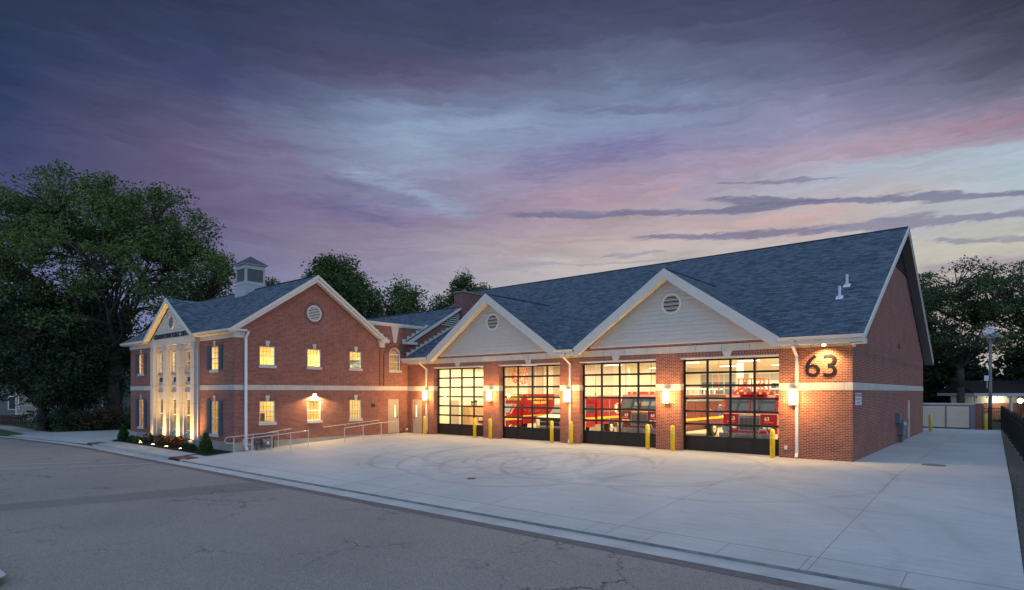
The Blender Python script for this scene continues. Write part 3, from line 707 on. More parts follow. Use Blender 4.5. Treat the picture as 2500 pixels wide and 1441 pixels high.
for k, (x, y, zb, lb) in enumerate(((-15.2,5.5,2.6,'thin dark cord hanging from the ceiling left of the fire engine'),(-14.2,7.5,2.2,'dark exhaust hose hanging from the ceiling behind the utility truck'),(-13.2,9.0,2.4,'second dark exhaust hose hanging just left of the fire engine cab'),(-7.6,6.0,2.9,'red cord reel line hanging above the side of the fire engine'),(-6.4,8.5,2.6,'cord reel line hanging just left of the ladder truck cab'))):
    b = MB(); b.tube([(x,y,4.95),(x+.03,y,3.8),(x-.02,y+.02,zb+.3),(x,y,zb)], .022, 6); b.cyl((x,y,zb-.12),(x,y,zb+.08),.05,.05,8); b.cyl((x,y,4.7),(x,y,4.95),.12,.12,10)
    tag(b.build('hanging_hose', M_grey if k < 3 else plain('red_cord', (.45,.06,.04), .5)), lb, 'hose')
for k, (x, y, h_, c_, lb) in enumerate(((-16.4,10.2,1.9,(.16,.17,.18),'dark grey locker against the partition between the utility truck and the engine'),(-17.9,10.2,2.1,(.55,.50,.40),'tall pale locker against the cream wall behind the utility truck'))):
    lk_ = empty('locker', (x, y, 0)); b = MB(); b.box(-.45,.45,-.3,.18,0,h_); b.build('body', plain('locker_paint_%d' % k, c_, .5), lk_)
    b = MB(); b.box(-.43,-.01,-.315,-.30,.05,h_-.05); b.box(.01,.43,-.315,-.30,.05,h_-.05); b.build('locker_door', plain('locker_paint_%d' % k, c_, .5), lk_); tag(lk_, lb, 'locker')
# rear overhead doors (glazed, dark outside)
for x0 in (-15.6,-11.0,-5.8):
    b = MB(); x1 = x0+4.0
    b.box(x0,x1,22.80,22.86,0,4.2); rd = b.build('rear_door', plain('rear_door_grey', (.30,.28,.24), .5), station)
    b = MB()
    for k in range(7): b.box(x0,x1,22.77,22.80,.02+k*.6,.07+k*.6)
    for k in range(5): b.box(x0+k*.98,x0+k*.98+.07,22.765,22.80,0,4.2)
    b.build('rails', mat('rail_grey', (.42,.40,.36), .5), rd)
    b = MB()
    for k in (3, 4, 5):
        for j in range(4): b.box(x0+.12+j*.98,x0+.95+j*.98,22.78,22.80,.12+k*.6,.56+k*.6)
    b.build('pane', mat('dusk_glass', (.10,.12,.15), .1, spec=.6), rd)
# ceiling lights
def area(name, loc, sx_, sy_, power, color, rot=(0,0,0), parent=None):
    L = bpy.data.lights.new(name, 'AREA'); L.shape = 'RECTANGLE'; L.size = sx_; L.size_y = sy_; L.energy = power; L.color = color
    ob = bpy.data.objects.new(name, L); col.objects.link(ob); ob.location = loc; ob.rotation_euler = rot
    return ob
GW = (1.0, .80, .48)
fx0 = None
spots = [(x, y, 'over bay one '+w_) for x, w_ in ((-24.3,'left'),(-20.4,'right')) for y in (5.4,)] + [(x, y, bn+' '+dn) for x, bn in ((-16.0,'over the utility truck'),(-10.6,'over the fire engine'),(-7.0,'between the engine and ladder truck'),(-3.4,'over the ladder truck')) for y, dn in ((3.0,'near the glass door'),(9.0,'in the middle row'),(15.5,'toward the rear doors'))]
for i, (x, y, wh) in enumerate(spots):
    if fx0 is None:
        fx0 = empty('ceiling_light', (x, y, 4.56)); bb = MB(); bb.box(-.62,.62,-.11,.11,.0,.06); bb.box(-.02,.02,-.02,.02,.06,.4); bb.build('housing', M_white, fx0)
        bb = MB(); bb.box(-.60,.60,-.09,.09,-.03,-.001); bb.build('diffuser', M_tube, fx0); f_ = fx0
    else:
        f_ = copy_tree(fx0); f_.location = (x, y, 4.56)
    tag(f_, 'strip light inside the garage '+wh, 'ceiling light', 'strip lights inside the garage')
for x, y, sx_, sy_, p in ((-21.8,5.2,8,8,1050),(-12.6,4.0,7,6,1000),(-4.9,4.0,8,6,1250),(-8,12,14,6,1500),(-8,19,14,6,1200)):
    area('ceiling_lamp_light', (x, y, 4.5), sx_, sy_, p, GW)
# mural & partition decor
b = MB()
b.lathe((0,0,0), [(.95,0),(.95,.02)], 24)
b.v = [(-25.2+x, 10.38-zz, 4.05+y*.8) for x, y, zz in b.v]
def mural_fn(t, b_):
    gg = t.new('ShaderNodeNewGeometry'); f, _ = t.noise(gg.outputs['Position'], 3.0, 4, .7, 2.5)
    t.put(b_.inputs['Base Color'], t.mix(t.mr(f, .47, .53), (.85,.80,.70,1), (.75,.10,.03,1)))
tag(b.build('wall_mural', mat('mural_paint', rough=.8, fn=mural_fn)), 'round red and white painted panel on the cream wall seen through the second glass door', 'wall panel')
b = MB()
for x in (-24.35,-23.5,-21.9):
    b.box(x,x+.55,10.22,10.39,2.5,4.7)
    for k in range(6): b.box(x+.02+k*.09,x+.06+k*.09,10.19,10.22,2.55,4.65)
tag(b.build('wall_ducts', M_tan and plain('duct_beige', (.55,.47,.34), .6)), 'tall beige ribbed ducts on the cream wall behind the second glass door', 'air duct')
cab = empty('storage_cabinet', (-25.95,5.9,0), R(90)); b = MB(); b.box(-.9,.9,-.35,.25,.05,1.75); b.build('body', M_tan, cab)
b = MB(); b.box(-.88,-.01,-.37,-.35,.08,1.72); b.box(.01,.88,-.37,-.35,.08,1.72); b.build('cabinet_door', M_tan, cab)
b = MB(); b.box(-.06,-.03,-.39,-.37,.8,1.0); b.box(.03,.06,-.39,-.37,.8,1.0); b.build('handle', M_grey, cab)
tag(cab, 'tan wooden cabinet against the cream wall behind the first glass door', 'cabinet')
for k, x in enumerate((5.55,6.0)):
    b = MB(); b.lathe((-25.9,x,1.75), [(.05,0),(.06,.1),(.03,.16),(.09,.2),(.10,.28+.05*k),(.02,.34+.05*k)], 10)
    tag(b.build('potted_plant', M_leaf_box), ('left' if k == 0 else 'right')+' one of two small green plants on top of the tan cabinet', 'plant')
idr = empty('inner_door', (-26.1,10.38,0)); 
idr.location = (-26.265,4.1,0); idr.rotation_euler = (0,0,R(90))
b = MB(); b.box(-.42,.42,-.03,.0,.0,2.1); b.build('door_leaf', M_door, idr)
b = MB(); b.box(-.48,-.42,-.05,.0,0,2.16); b.box(.42,.48,-.05,0,0,2.16); b.box(-.42,.42,-.05,0,2.1,2.16); b.build('door_frame', M_trim, idr)
tag(idr, 'plain beige door in the cream wall behind the first glass door', 'door')

# ---- text helper
def text(body, size, mat_, parent, O, ax, up, off=0, ext=.01, name='lettering', sx_=1, align='CENTER', space=1.0):
    cu = bpy.data.curves.new('t', 'FONT'); cu.body = body; cu.size = size; cu.align_x = align; cu.offset = off; cu.extrude = ext; cu.space_character = space
    to = bpy.data.objects.new('t', cu); col.objects.link(to)
    dg = bpy.context.evaluated_depsgraph_get(); me = bpy.data.meshes.new_from_object(to.evaluated_get(dg))
    bpy.data.objects.remove(to); bpy.data.curves.remove(cu)
    A = Vector(ax); U = Vector(up); N = A.cross(U)
    M4 = Matrix((A*sx_, U, N)).transposed().to_4x4(); M4.translation = Vector(O)
    me.transform(M4); me.materials.clear(); me.materials.append(mat_); me.name = name
    ob = bpy.data.objects.new(name, me); col.objects.link(ob)
    if parent is not None: ob.parent = parent
    return ob

# ------------------------------------------------------------------ two-storey wing
X0, X1, YF, YB = -41.8, -26.6, -11.73, -2.3
WIN_S = [(-10.36,-9.46),(-7.48,-6.6),(-4.59,-3.72)]     # along Y on the gable wall
UP = (4.2,5.24); LO = (1.07,2.24)
AY = 7.02; AZ = 9.35; EZ = 5.85
yl_ = -12.15; yr_ = -1.9
slope = (9.52-6.03)/(7.03-1.9-.0); 
def zroof(y): return 6.03+(9.52-6.03)*(1-abs(y+7.03)/5.13)
gw = [(YF+.004,-.8),(YB,-.8),(YB,zroof(YB)-.12),(-7.03,9.38),(YF+.004,zroof(YF)-.12)]
holes = [rect(a, c, *z) for a, c in WIN_S for z in (UP, LO)]
wall(gw, holes, (X1,0,0), (0,1,0), (1,0,0), .12, 'gable_wall', M_brick, station)
# front wall (facing the street)
FW = [(-40.32,-39.35),(-29.37,-28.42)]
FU = (3.95,5.24); FL = (.42,2.24)
PW = [(-36.84,-35.56),(-34.78,-33.56),(-32.78,-31.59)]
fw = [(X0,-.8),(X1-.004,-.8),(X1-.004,5.86),(X0,5.86)]
holes = [rect(a, c, *z) for a, c in FW for z in (FU, FL)] + [rect(-37.6,-30.85,.0,5.3)]
wall(fw, holes, (0,YF,0), (1,0,0), (0,-1,0), .12, 'front_wall', M_brick, station)
b = MB(); b.box(X0,X0+.12,YF+.12,YB-.12,-.8,5.86); b.prism([(X0,YF+.12,5.86),(X0,YB-.12,5.86),(X0,YB,zroof(YB)-.12),(X0,-7.03,9.38),(X0,YF,zroof(YF)-.12)], (.12,0,0)); b.build('end_wall', M_brick, station)
b = MB(); b.box(X0,X1-.13,YB-.12,YB,-.8,5.86); b.build('back_wall', M_brick, station)
# plinth
each('plinth', M_plinth, station, [(X0-.03,-37.62,YF-.03,YF,-.8,.05),(-30.83,X1+.03,YF-.03,YF,-.8,.05),(X1,X1+.03,YF,-3.5,-.8,.05)])
# band
each('stone_band', M_stone, station, [(X0-.014,-37.62,YF-.014,YF,2.84,3.12),(-30.83,X1+.014,YF-.014,YF,2.84,3.12),(X1,X1+.014,YF,-.001,2.84,3.12)])
# windows
def window(org, ax, nrm, wd, ht, cols=4, rows=4, sill=True, key=True, shut=False, soldier=True, recess=.07, inner=None, arch=False, fan=False, panes=True):
    """one double-hung window standing in its opening; org = lower corner at wall face"""
    A = Vector(ax); N = Vector(nrm); O = Vector(org)
    def bx(b, u0, u1, n0, n1, z0, z1):
        ps = [O+A*u+N*n_+Vector((0,0,z)) for z in (z0, z1) for (u, n_) in ((u0,n0),(u1,n0),(u1,n1),(u0,n1))]
        b.add([tuple(p) for p in ps], [(0,3,2,1),(4,5,6,7),(0,1,5,4),(1,2,6,5),(2,3,7,6),(3,0,4,7)])
    f = MB(); fw_ = .05; r = -recess
    bx(f,0,fw_,r-.05,r+.03,0,ht); bx(f,wd-fw_,wd,r-.05,r+.03,0,ht); bx(f,fw_,wd-fw_,r-.05,r+.03,0,fw_); bx(f,fw_,wd-fw_,r-.05,r+.03,ht-fw_,ht)
    bx(f,fw_,wd-fw_,r-.03,r+.015,ht/2-.025,ht/2+.025)
    mu_ = MB()
    for i in range(1, cols):
        u = fw_+(wd-2*fw_)*i/cols; bx(mu_,u-.008,u+.008,r-.018,r-.002,fw_,ht-fw_)
    for i in range(1, rows):
        if i*2 == rows: continue
        z = fw_+(ht-2*fw_)*i/rows; bx(mu_,fw_,wd-fw_,r-.017,r-.003,z-.008,z+.008)
    bx(mu_,fw_,wd-fw_,r-.034,r-.031,ht/2-.024,ht/2+.024)
    wo_ = f.build('window', M_white_metal, station); mu_.build('muntins', plain('muntin_grey', (.14,.14,.13), .6), wo_)
    gq = MB(); q = [O+A*u+N*(r-.012)+Vector((0,0,z)) for u, z in ((fw_,fw_),(wd-fw_,fw_),(wd-fw_,ht-fw_),(fw_,ht-fw_))]; gq.quad(*[tuple(p) for p in q]); gq.build('pane', M_glass, wo_)
    if sill:
        s_ = MB(); bx(s_,-.06,wd+.06,-.10,.06,-.15,0.0); s_.build('sill', M_stone2, wo_)
    if soldier:
        s_ = MB()
        for (ua, ub, uc, ud) in ((-.1, wd/2-.07, wd/2-.10, -.17), (wd/2+.07, wd+.1, wd+.17, wd/2+.10)):
            ps = [O+A*u+Vector((0,0,z))+N*.001 for u, z in ((ua,ht),(ub,ht),(uc,ht+.24),(ud,ht+.24))]
            s_.prism([tuple(p) for p in ps], tuple(N*.004))
        s_.build('soldier_arch', M_soldier, wo_)
    if key:
        k_ = MB(); ps = [O+A*u+Vector((0,0,z)) for u, z in ((wd/2-.07,ht),(wd/2+.07,ht),(wd/2+.13,ht+.30),(wd/2-.13,ht+.30))]; k_.prism([tuple(p) for p in ps], tuple(N*.035)); k_.build('keystone', M_stone2, wo_)
    if shut:
        for u0 in (-.47, wd+.04):
            h_ = MB(); bx(h_,u0,u0+.43,.005,.05,-.02,ht+.04)
            for k in range(int(ht/.1)-2): bx(h_,u0+.06,u0+.37,.05,.062,.12+k*.1,.18+k*.1)
            h_.build('shutter', M_shutter, wo_)
    if inner: 
        i_ = MB(); nfold = 14
        for k in range(nfold):
            u0 = .03+(wd-.06)*k/nfold; u1 = .03+(wd-.06)*(k+1)/nfold; n0 = -.16-(.03 if k % 2 else 0); n1 = -.16-(0 if k % 2 else .03)
            ps = [O+A*u+N*nn+Vector((0,0,z)) for u, nn, z in ((u0,n0,.02),(u1,n1,.02),(u1,n1,ht-.02),(u0,n0,ht-.02))]
            i_.quad(*[tuple(p) for p in ps])
        i_.build('curtain', inner, wo_)
    return wo_
def curtain_fn(c):
    def fn(t, b_):
        o_ = [n for n in t.n if n.type == 'OUTPUT_MATERIAL'][0]
        a = t.new('ShaderNodeBsdfTranslucent'); a.inputs[0].default_value = (*c, 1); d_ = t.new('ShaderNodeBsdfDiffuse'); d_.inputs[0].default_value = (*c, 1)
        tr = t.new('ShaderNodeBsdfTransparent')
        m1 = t.new('ShaderNodeMixShader'); m1.inputs[0].default_value = .6; t.l.new(d_.outputs[0], m1.inputs[1]); t.l.new(a.outputs[0], m1.inputs[2])
        m2 = t.new('ShaderNodeMixShader'); m2.inputs[0].default_value = .12; t.l.new(m1.outputs[0], m2.inputs[1]); t.l.new(tr.outputs[0], m2.inputs[2]); t.l.new(m2.outputs[0], o_.inputs[0])
    return fn
M_sheer = mat('sheer_curtain', fn=curtain_fn((.62,.50,.30)))
M_blind = mat('pale_blind', fn=curtain_fn((.80,.70,.45)))
for i, (a, c) in enumerate(WIN_S):
    window((X1,a,UP[0]), (0,1,0), (1,0,0), c-a, UP[1]-UP[0])
    window((X1,a,LO[0]), (0,1,0), (1,0,0), c-a, LO[1]-LO[0], inner=(M_blind if i == 2 else None))
for a, c in FW:
    window((a,YF,FU[0]), (1,0,0), (0,-1,0), c-a, FU[1]-FU[0], cols=3, shut=True, soldier=True)
    window((a,YF,FL[0]), (1,0,0), (0,-1,0), c-a, FL[1]-FL[0], cols=3, shut=True, inner=M_sheer)
for wi, (y0_, y1_, z0_, z1_) in enumerate(((-7.44,-6.64,4.98,5.2),(-7.44,-6.64,1.75,2.2),(-4.55,-3.76,4.9,5.2))):
    MB().box(X1-.19,X1-.18,y0_,y1_,z0_,z1_).build('roller_blind', M_blind, station)
# portico: recessed cream panels, windows, pilasters
YP = -11.68
hl = []
for a, c in PW: hl += [rect(a,c,3.95,5.18), rect(a,c,.42,2.32)]
wall(rect(-37.6,-30.85,.0,5.3), hl, (0,YP,0), (1,0,0), (0,-1,0), .08, 'portico_panel', M_stone2, station)
for a, c in PW:
    window((a,YP,3.95), (1,0,0), (0,-1,0), c-a, 1.23, cols=4, key=False, soldier=False, sill=False, recess=.03)
    window((a,YP,.42), (1,0,0), (0,-1,0), c-a, 1.9, cols=4, key=False, soldier=False, sill=False, recess=.03, inner=M_sheer)
b = MB()
for a, c in PW:
    b.box(a-.0,c+.0,YP-.09,YP,3.80,3.93); b.box(a,c,YP-.05,YP,3.17,3.22); b.box(a,c,YP-.07,YP,2.72,2.80); b.box(a,c,YP-.06,YP,.28,.40)
b.build('portico_ledge', mat('grey_ledge', (.22,.24,.27), .6), station)
def joints_fn(t, b_):
    g_ = t.new('ShaderNodeNewGeometry'); z_ = t.xyz(g_.outputs['Position'])[2]
    q = t.m('FRACT', t.m('DIVIDE', t.m('SUBTRACT', z_, 1.03), 1.04)); j = t.m('LESS_THAN', q, .018)
    f, _ = t.noise(g_.outputs['Position'], 3, 5, .6); k = t.mr(f, .25, .75, .92, 1.07, False)
    t.put(b_.inputs['Base Color'], t.mix(t.m('MULTIPLY', j, .6), t.mix(1.0, (.56,.51,.43,1), t.cxyz(k, k, k), 'MULTIPLY'), (.2,.16,.12,1)))
M_pil = mat('pilaster_stone', rough=.75, fn=joints_fn)
CX = [-37.23,-35.17,-33.17,-31.2]
for x in CX:
    b = MB(); b.box(x-.39,x+.39,YP-.16,YP+.02,-.02,5.30); b.box(x-.245,x+.245,YP-.32,YP-.16,-.02,5.22); b.build('pilaster', M_pil, station)
    b = MB(); b.box(x-.27,x+.27,YP-.345,YP-.155,5.22,5.29); b.build('pilaster_cap', M_stone2, station)
    b = MB(); b.box(x-.45,x+.45,YP-.22,YP,-.8,-.02); b.box(x-.34,x+.34,YP-.42,YP-.22,-.8,-.03); b.build('pilaster_base', M_plinth, station)
b = MB(); b.box(-37.6,-30.83,YP-.03,YP+.05,-.8,.0); b.build('portico_plinth', M_plinth, station)
b = MB()
b.box(-37.65,-30.78,YP-.30,YP+.05,5.58,5.95)
for x in CX: b.box(x-.25,x+.25,YP-.30,YP-.02,5.29,5.58)
b.box(-37.62,-30.83,YP-.14,YP+.02,5.30,5.58)
b.build('entablature', M_stone2, station)
# pediment
PX = -34.2; PZ = 8.36; PH = 3.68; pe = 6.0; ps_ = (PZ-pe)/PH; PYF = -12.28
b = MB(); z = 5.955; zt = PZ-.32
while z < zt-.04:
    z2 = min(z+.185, zt-.01); a0 = (zt-z)/ps_; a1 = max((zt-z2)/ps_, .01)
    b.add([(PX-a0,YP-.325,z),(PX+a0,YP-.325,z),(PX+a1,YP-.295,z2),(PX-a1,YP-.295,z2),(PX-a0,YP-.2,z),(PX+a0,YP-.2,z),(PX+a1,YP-.2,z2),(PX-a1,YP-.2,z2)],
          [(0,1,2,3),(0,4,5,1),(4,7,6,5),(3,2,6,7),(1,5,6,2),(0,3,7,4)])
    z += .18
b.build('pediment_siding', M_siding, station)
def zwing(y): return 6.03+(9.52-6.03)*(1-abs(y+7.03)/5.13)
b = MB(); yj = -7.03-5.13*(1-(PZ-6.03)/3.49)
for s_ in (-1, 1):
    b.prism([(PX,PYF,PZ),(PX+s_*PH,PYF,pe),(PX+s_*PH,-12.1,pe),(PX,yj,PZ)], (0,0,-.07))
pr = b.build('portico_roof', M_shingle, station)
b = MB()
for s_ in (-1, 1):
    b.prism([(PX,PYF,PZ+.005),(PX+s_*PH,PYF,pe+.005),(PX+s_*PH,PYF,pe-.22),(PX,PYF,PZ-.26)], (0,-.03,0))
b.build('rake_board', M_trim, pr)
b = MB()
for s_ in (-1, 1): b.prism([(PX,PYF,PZ-.20),(PX,YP-.30,PZ-.20),(PX+s_*(PH-.05),YP-.30,pe-.14),(PX+s_*(PH-.05),PYF,pe-.14)], (0,0,.03))
b.build('soffit', M_trim, pr)
b = MB(); n = 24; vx, vz = PX+.1, 6.95
for i in range(n):
    t0, t1 = 2*math.pi*i/n, 2*math.pi*(i+1)/n
    p = lambda t_, r_, y_: (vx+r_*math.cos(t_), y_, vz+r_*math.sin(t_))
    b.add([p(t0,.36,YP-.37),p(t1,.36,YP-.37),p(t1,.44,YP-.37),p(t0,.44,YP-.37),p(t0,.36,YP-.30),p(t1,.36,YP-.30),p(t1,.44,YP-.30),p(t0,.44,YP-.30)], [(0,1,2,3),(3,2,6,7),(1,0,4,5)])
vr = b.build('pediment_vent', M_trim, station)
b = MB()
for i in range(8):
    zz = -.31+i*.09; h_ = math.sqrt(max(0, .36**2-zz*zz)); b.box(vx-h_,vx+h_,YP-.345,YP-.33,vz+zz-.02,vz+zz+.02)
b.build('slats', mat('vent_slat2', (.12,.11,.10), .7), vr)
text('GERMANTOWN PUBLIC SAFETY', .40, M_black, station, (PX+.02,YP-.335,6.02), (1,0,0), (0,0,1), off=.006, ext=.015, sx_=.93)
for x, s_ in ((PX-2.0+.0,'POLICE'),(PX+.02,'FIRE'),(PX+2.02,'EMS')):
    text(s_, .34, M_black, station, (x-.12,YP-.03,3.38), (1,0,0), (0,0,1), off=.008, ext=.012, sx_=.75)
# roof of the wing
b = MB(); xa, xb_ = -42.2, -26.2
b.prism([(x, y, zwing(y)) for x, y in ((xa,-12.16),(PX-PH+.03,-12.16),(PX-PH+.03,-12.0),(PX,yj-.25),(PX+PH-.03,-12.0),(PX+PH-.03,-12.16),(xb_,-12.16),(xb_,-7.03),(xa,-7.03))], (0,0,-.09))
b.prism([(xa,-7.03,9.52),(xb_,-7.03,9.52),(xb_,-1.9,6.03),(xa,-1.9,6.03)], (0,0,-.09))
wr = b.build('wing_roof', M_shingle, station)
b = MB(); b.prism([(xa,-7.15,9.47),(xa,-7.03,9.56),(xa,-6.91,9.47)], (xb_-xa-.3,0,0)); b.build('ridge_cap', M_ridge, wr)
for xx, ex in ((xb_,.035),(xa,-.035)):
    for y1 in (-12.16,-1.9):
        b = MB(); b.prism([(xx,-7.03,9.53),(xx,y1,6.04),(xx,y1,5.87),(xx,-7.03,9.34)], (ex,0,0))
        s_ = 1 if ex > 0 else -1
        b.prism([(xx-s_*.02,-7.03,9.34),(xx-s_*.02,y1,5.87) if y1 < -5 else (xx-s_*.02,y1-.1,5.93),(xx-s_*.02,y1+(.25 if y1 < -5 else -.25),5.87),(xx-s_*.02,-7.03,9.14)], (-s_*.3,0,0))
        b.build('rake_board', M_trim, wr)
b = MB(); b.prism([(xa,-12.28,6.03),(xa,-12.16,6.03),(xa,-12.16,5.90),(xa,-12.245,5.90)], (PX-PH-xa,0,0)); b.prism([(PX+PH,-12.28,6.03),(PX+PH,-12.16,6.03),(PX+PH,-12.16,5.90),(PX+PH,-12.245,5.90)], (xb_+.04-PX-PH,0,0))
b.box(-26.58,xb_+.04,-12.16,-11.25,5.95,6.04); b.build('gutter', M_trim, wr)
b = MB(); b.box(xa,-37.66,-12.16,YF,5.86,5.89); b.box(-30.76,xb_,-12.16,YF,5.86,5.89); b.build('soffit', M_trim, wr)
each('frieze_board', M_white, wr, [(X0-.02,-37.66,YF-.05,YF,5.62,5.86),(-30.76,X1+.04,YF-.05,YF,5.62,5.86),(X1,X1+.04,YF,-11.2,5.62,5.94)])
b = MB(); b.box(X1,xb_+.03,-2.45,-1.85,5.93,6.12); b.box(X1,X1+.12,-2.40,-2.0,5.62,5.93); b.build('eave_return', M_trim, wr)
ds = MB(); ds.box(X1+.012,X1+.10,-11.22,-11.08,g(-11.2)+.05,5.6); ds.prism([(X1+.012,-11.22,5.6),(X1+.10,-11.22,5.6),(X1+.45,-11.22,5.96),(X1+.34,-11.22,5.96)], (0,.12,0)); ds.prism([(X1+.012,-11.22,g(-11.2)+.2),(X1+.10,-11.22,g(-11.2)+.22),(X1+.3,-11.22,g(-11.2)+.06),(X1+.22,-11.22,g(-11.2)+.02)], (0,.12,0)); ds.build('downspout', M_white_metal, station)
b = MB(); b.box(X1-.001,X1+.012,-2.33,-2.29,2.9 if False else 3.12,5.6); b.box(X1-.001,X1+.010,-2.0,-1.96,3.12,5.2); b.build('wall_joint', mat('joint_dark', (.03,.015,.012), .9), station)
# round gable vent with brick ring
b = MB(); n = 40
def ringY(b, cy, cz, r0, r1, x0, x1, n=40, a0=0, a1=2*math.pi):
    for i in range(n):
        t0, t1 = a0+(a1-a0)*i/n, a0+(a1-a0)*(i+1)/n
        p = lambda t_, r_, x_: (x_, cy+r_*math.cos(t_), cz+r_*math.sin(t_))
        b.add([p(t0,r0,x1),p(t1,r0,x1),p(t1,r1,x1),p(t0,r1,x1),p(t0,r0,x0),p(t1,r0,x0),p(t1,r1,x0),p(t0,r1,x0)], [(0,1,2,3),(3,2,6,7),(1,0,4,5),(0,3,7,4),(1,5,6,2)])
ringY(b, -7.05, 7.33, .40, .47, X1, X1+.05)
gv = b.build('gable_vent', M_white, station)
b = MB()
for i in range(9):
    zz = -.36+i*.09; h_ = math.sqrt(max(0, .40**2-zz*zz)); b.box(X1+.012,X1+.035,-7.05-h_,-7.05+h_,7.33+zz-.012,7.33+zz+.03)
b.build('slats', M_white, gv)
b = MB(); b.lathe((0,0,0), [(.41,0),(.41,.006)], 30); b.v = [(X1+.003+zz, -7.05+x, 7.33+y) for x, y, zz in b.v]; b.build('dark_back', M_louver_dark, gv)
b = MB()
for i in range(44):
    t0 = 2*math.pi*i/44; ringY(b, -7.05, 7.33, .49, .69, X1-.001, X1+.006, 1, t0, t0+2*math.pi/44*.78)
b.build('brick_ring', mat('ring_brick', rough=.85, fn=lambda t, b_: tint(t, b_, (.14,.042,.03), .3, 6)), gv)
b = MB(); ringY(b, -7.05, 7.33, .485, .70, X1-.001, X1+.003, 40); b.build('mortar_ring', mat('mortar', (.36,.29,.24), .9), gv)
# cupola
cp = MB(); cxa, cxb, cya, cyb = -34.92,-33.58,-7.72,-6.38
cp.box(cxa-.05,cxb+.05,cya-.05,cyb+.05,8.6,9.78); cp.box(cxa-.07,cxb+.07,cya-.07,cyb+.07,9.78,9.84)
cp.box(cxa,cxb,cya,cyb,9.84,10.0)
for x in (cxa, cxb-.13):
    for y in (cya, cyb-.13): cp.box(x,x+.13,y,y+.13,10.0,10.80)
cp.box(cxa,cxb,cya,cyb,10.80,11.10); cp.box(cxa-.03,cxb+.03,cya-.03,cyb+.03,10.83,10.87); cp.box(cxa-.12,cxb+.12,cya-.12,cyb+.12,11.10,11.17)
cu_ = cp.build('cupola', plain('cupola_paint', (.42,.42,.42), .6, amt=.06), station)
b = MB(); b.box(cxa+.06,cxb-.06,cya+.06,cyb-.06,10.0,10.8); b.build('dark_back', M_louver_dark, cu_)
b = MB()
for k in range(11):
    z = 10.02+k*.07
    b.box(cxa+.13,cxb-.13,cya+.01,cya+.05,z,z+.028); b.box(cxb-.05,cxb-.01,cya+.13,cyb-.13,z,z+.028)
b.build('slats', mat('cupola_slat', (.26,.25,.25), .7), cu_)
b = MB(); e_ = .16; mx_, my_ = (cxa+cxb)/2, (cya+cyb)/2
b.add([(cxa-e_,cya-e_,11.17),(cxb+e_,cya-e_,11.17),(cxb+e_,cyb+e_,11.17),(cxa-e_,cyb+e_,11.17),(mx_,my_,11.78)], [(0,1,4),(1,2,4),(2,3,4),(3,0,4),(3,2,1,0)])
b.build('cupola_roof', mat('cupola_shingle', rough=.9, fn=lambda t, b_: tint(t, b_, (.075,.078,.088), .3, 8)), cu_)
# interior of the wing
b = MB(); xi0, xi1, yi0, yi1 = X0+.13, X1-.125, YF+.13, YB-.13
b.quad((xi0,yi0,.1),(xi1,yi0,.1),(xi1,yi1,.1),(xi0,yi1,.1)); b.quad((xi0,yi0,2.95),(xi0,yi1,2.95),(xi1,yi1,2.95),(xi1,yi0,2.95))
b.quad((xi0,yi0,3.2),(xi1,yi0,3.2),(xi1,yi1,3.2),(xi0,yi1,3.2)); b.quad((xi0,yi0,5.6),(xi0,yi1,5.6),(xi1,yi1,5.6),(xi1,yi0,5.6))
b.build('interior_floor', M_cream_paint, station)
b = MB()
for z0, z1 in ((.11,2.94),(3.21,5.59)):
    b.box(xi0,xi1-.2,-8.9,-8.8,z0,z1) if z0 < 1 else b.box(xi0,xi1-3.2,-8.6,-8.5,z0,z1)
    b.box(-38.6,-38.5,yi0+.3,-8.9,z0,z1); b.box(-30.6,-30.5,yi0+.3,-8.9,z0,z1)
    b.box(-30.2,-30.1,-8.7,yi1,z0,z1); b.box(xi0,xi1,yi1-.02,yi1-.001,z0,z1)
    b.box(xi0,xi1-.05,-5.8,-5.75,z0,z1)
b.build('interior_wall', plain('warm_wall_paint', (.74,.58,.30), .7, amt=.05), station)
b = MB(); b.box(-27.9,-27.3,-10.2,-9.3,.8,1.1); b.box(-27.6,-27.3,-9.9,-9.7,1.1,1.55); b.box(-27.9,-27.4,-4.4,-3.9,.9,1.5); b.box(-28.8,-28.2,-5.0,-4.0,3.9,4.7); b.box(-29.5,-29.4,-7.4,-6.6,3.9,4.5)
b.build('office_furniture', plain('office_grey', (.20,.17,.13), .7), station)
YW = (1.0, .77, .36)
for x, y in ((-28.2,-10.2),(-28.2,-7.2),(-28.2,-4.0),(-34.2,-10.3),(-40,-10.3)):
    for z, p in ((2.88,110),(5.52,135)):
        fi = MB(); fi.box(x-.3,x+.3,y-.3,y+.3,z+.01,z+.05); fi.build('room_light', M_roomlamp, station)
        area('room_light_lamp', (x, y, z-.02), 1.0, 1.0, p*(.75 if x < -30 else 1)*(.8 if z < 3 else 1.35 if y > -8 and x > -30 else 1), YW)

# ------------------------------------------------------------------ link between wing and garage
aw0, aw1, az0_, azs = -1.53,-.60, 4.17, 5.22; rad = (aw1-aw0)/2; acy = (aw0+aw1)/2
arch_hole = [(aw0,az0_),(aw1,az0_)]+[(acy+rad*math.cos(t_), azs+rad*math.sin(t_)*.95) for t_ in [math.pi*k/14 for k in range(15)]]
lk = [(-2.299,-.5),(-1.62,-.5),(-1.62,2.27),(-.64,2.27),(-.64,-.5),(-.0,-.5),(0,5.0),(1.9,5.0),(1.9,7.2),(-3.2,7.2),(-3.2,6.9),(-2.299,6.2)]
wall(lk, [arch_hole], (X1-.02,0,0), (0,1,0), (1,0,0), .25, 'link_wall', M_brick, station)
b = MB(); b.box(X1-.02,X1+.07,-3.25,1.85,7.12,7.26); b.box(X1-.3,X1+.03,-3.25,1.85,7.04,7.12); b.build('coping', M_trim, station)
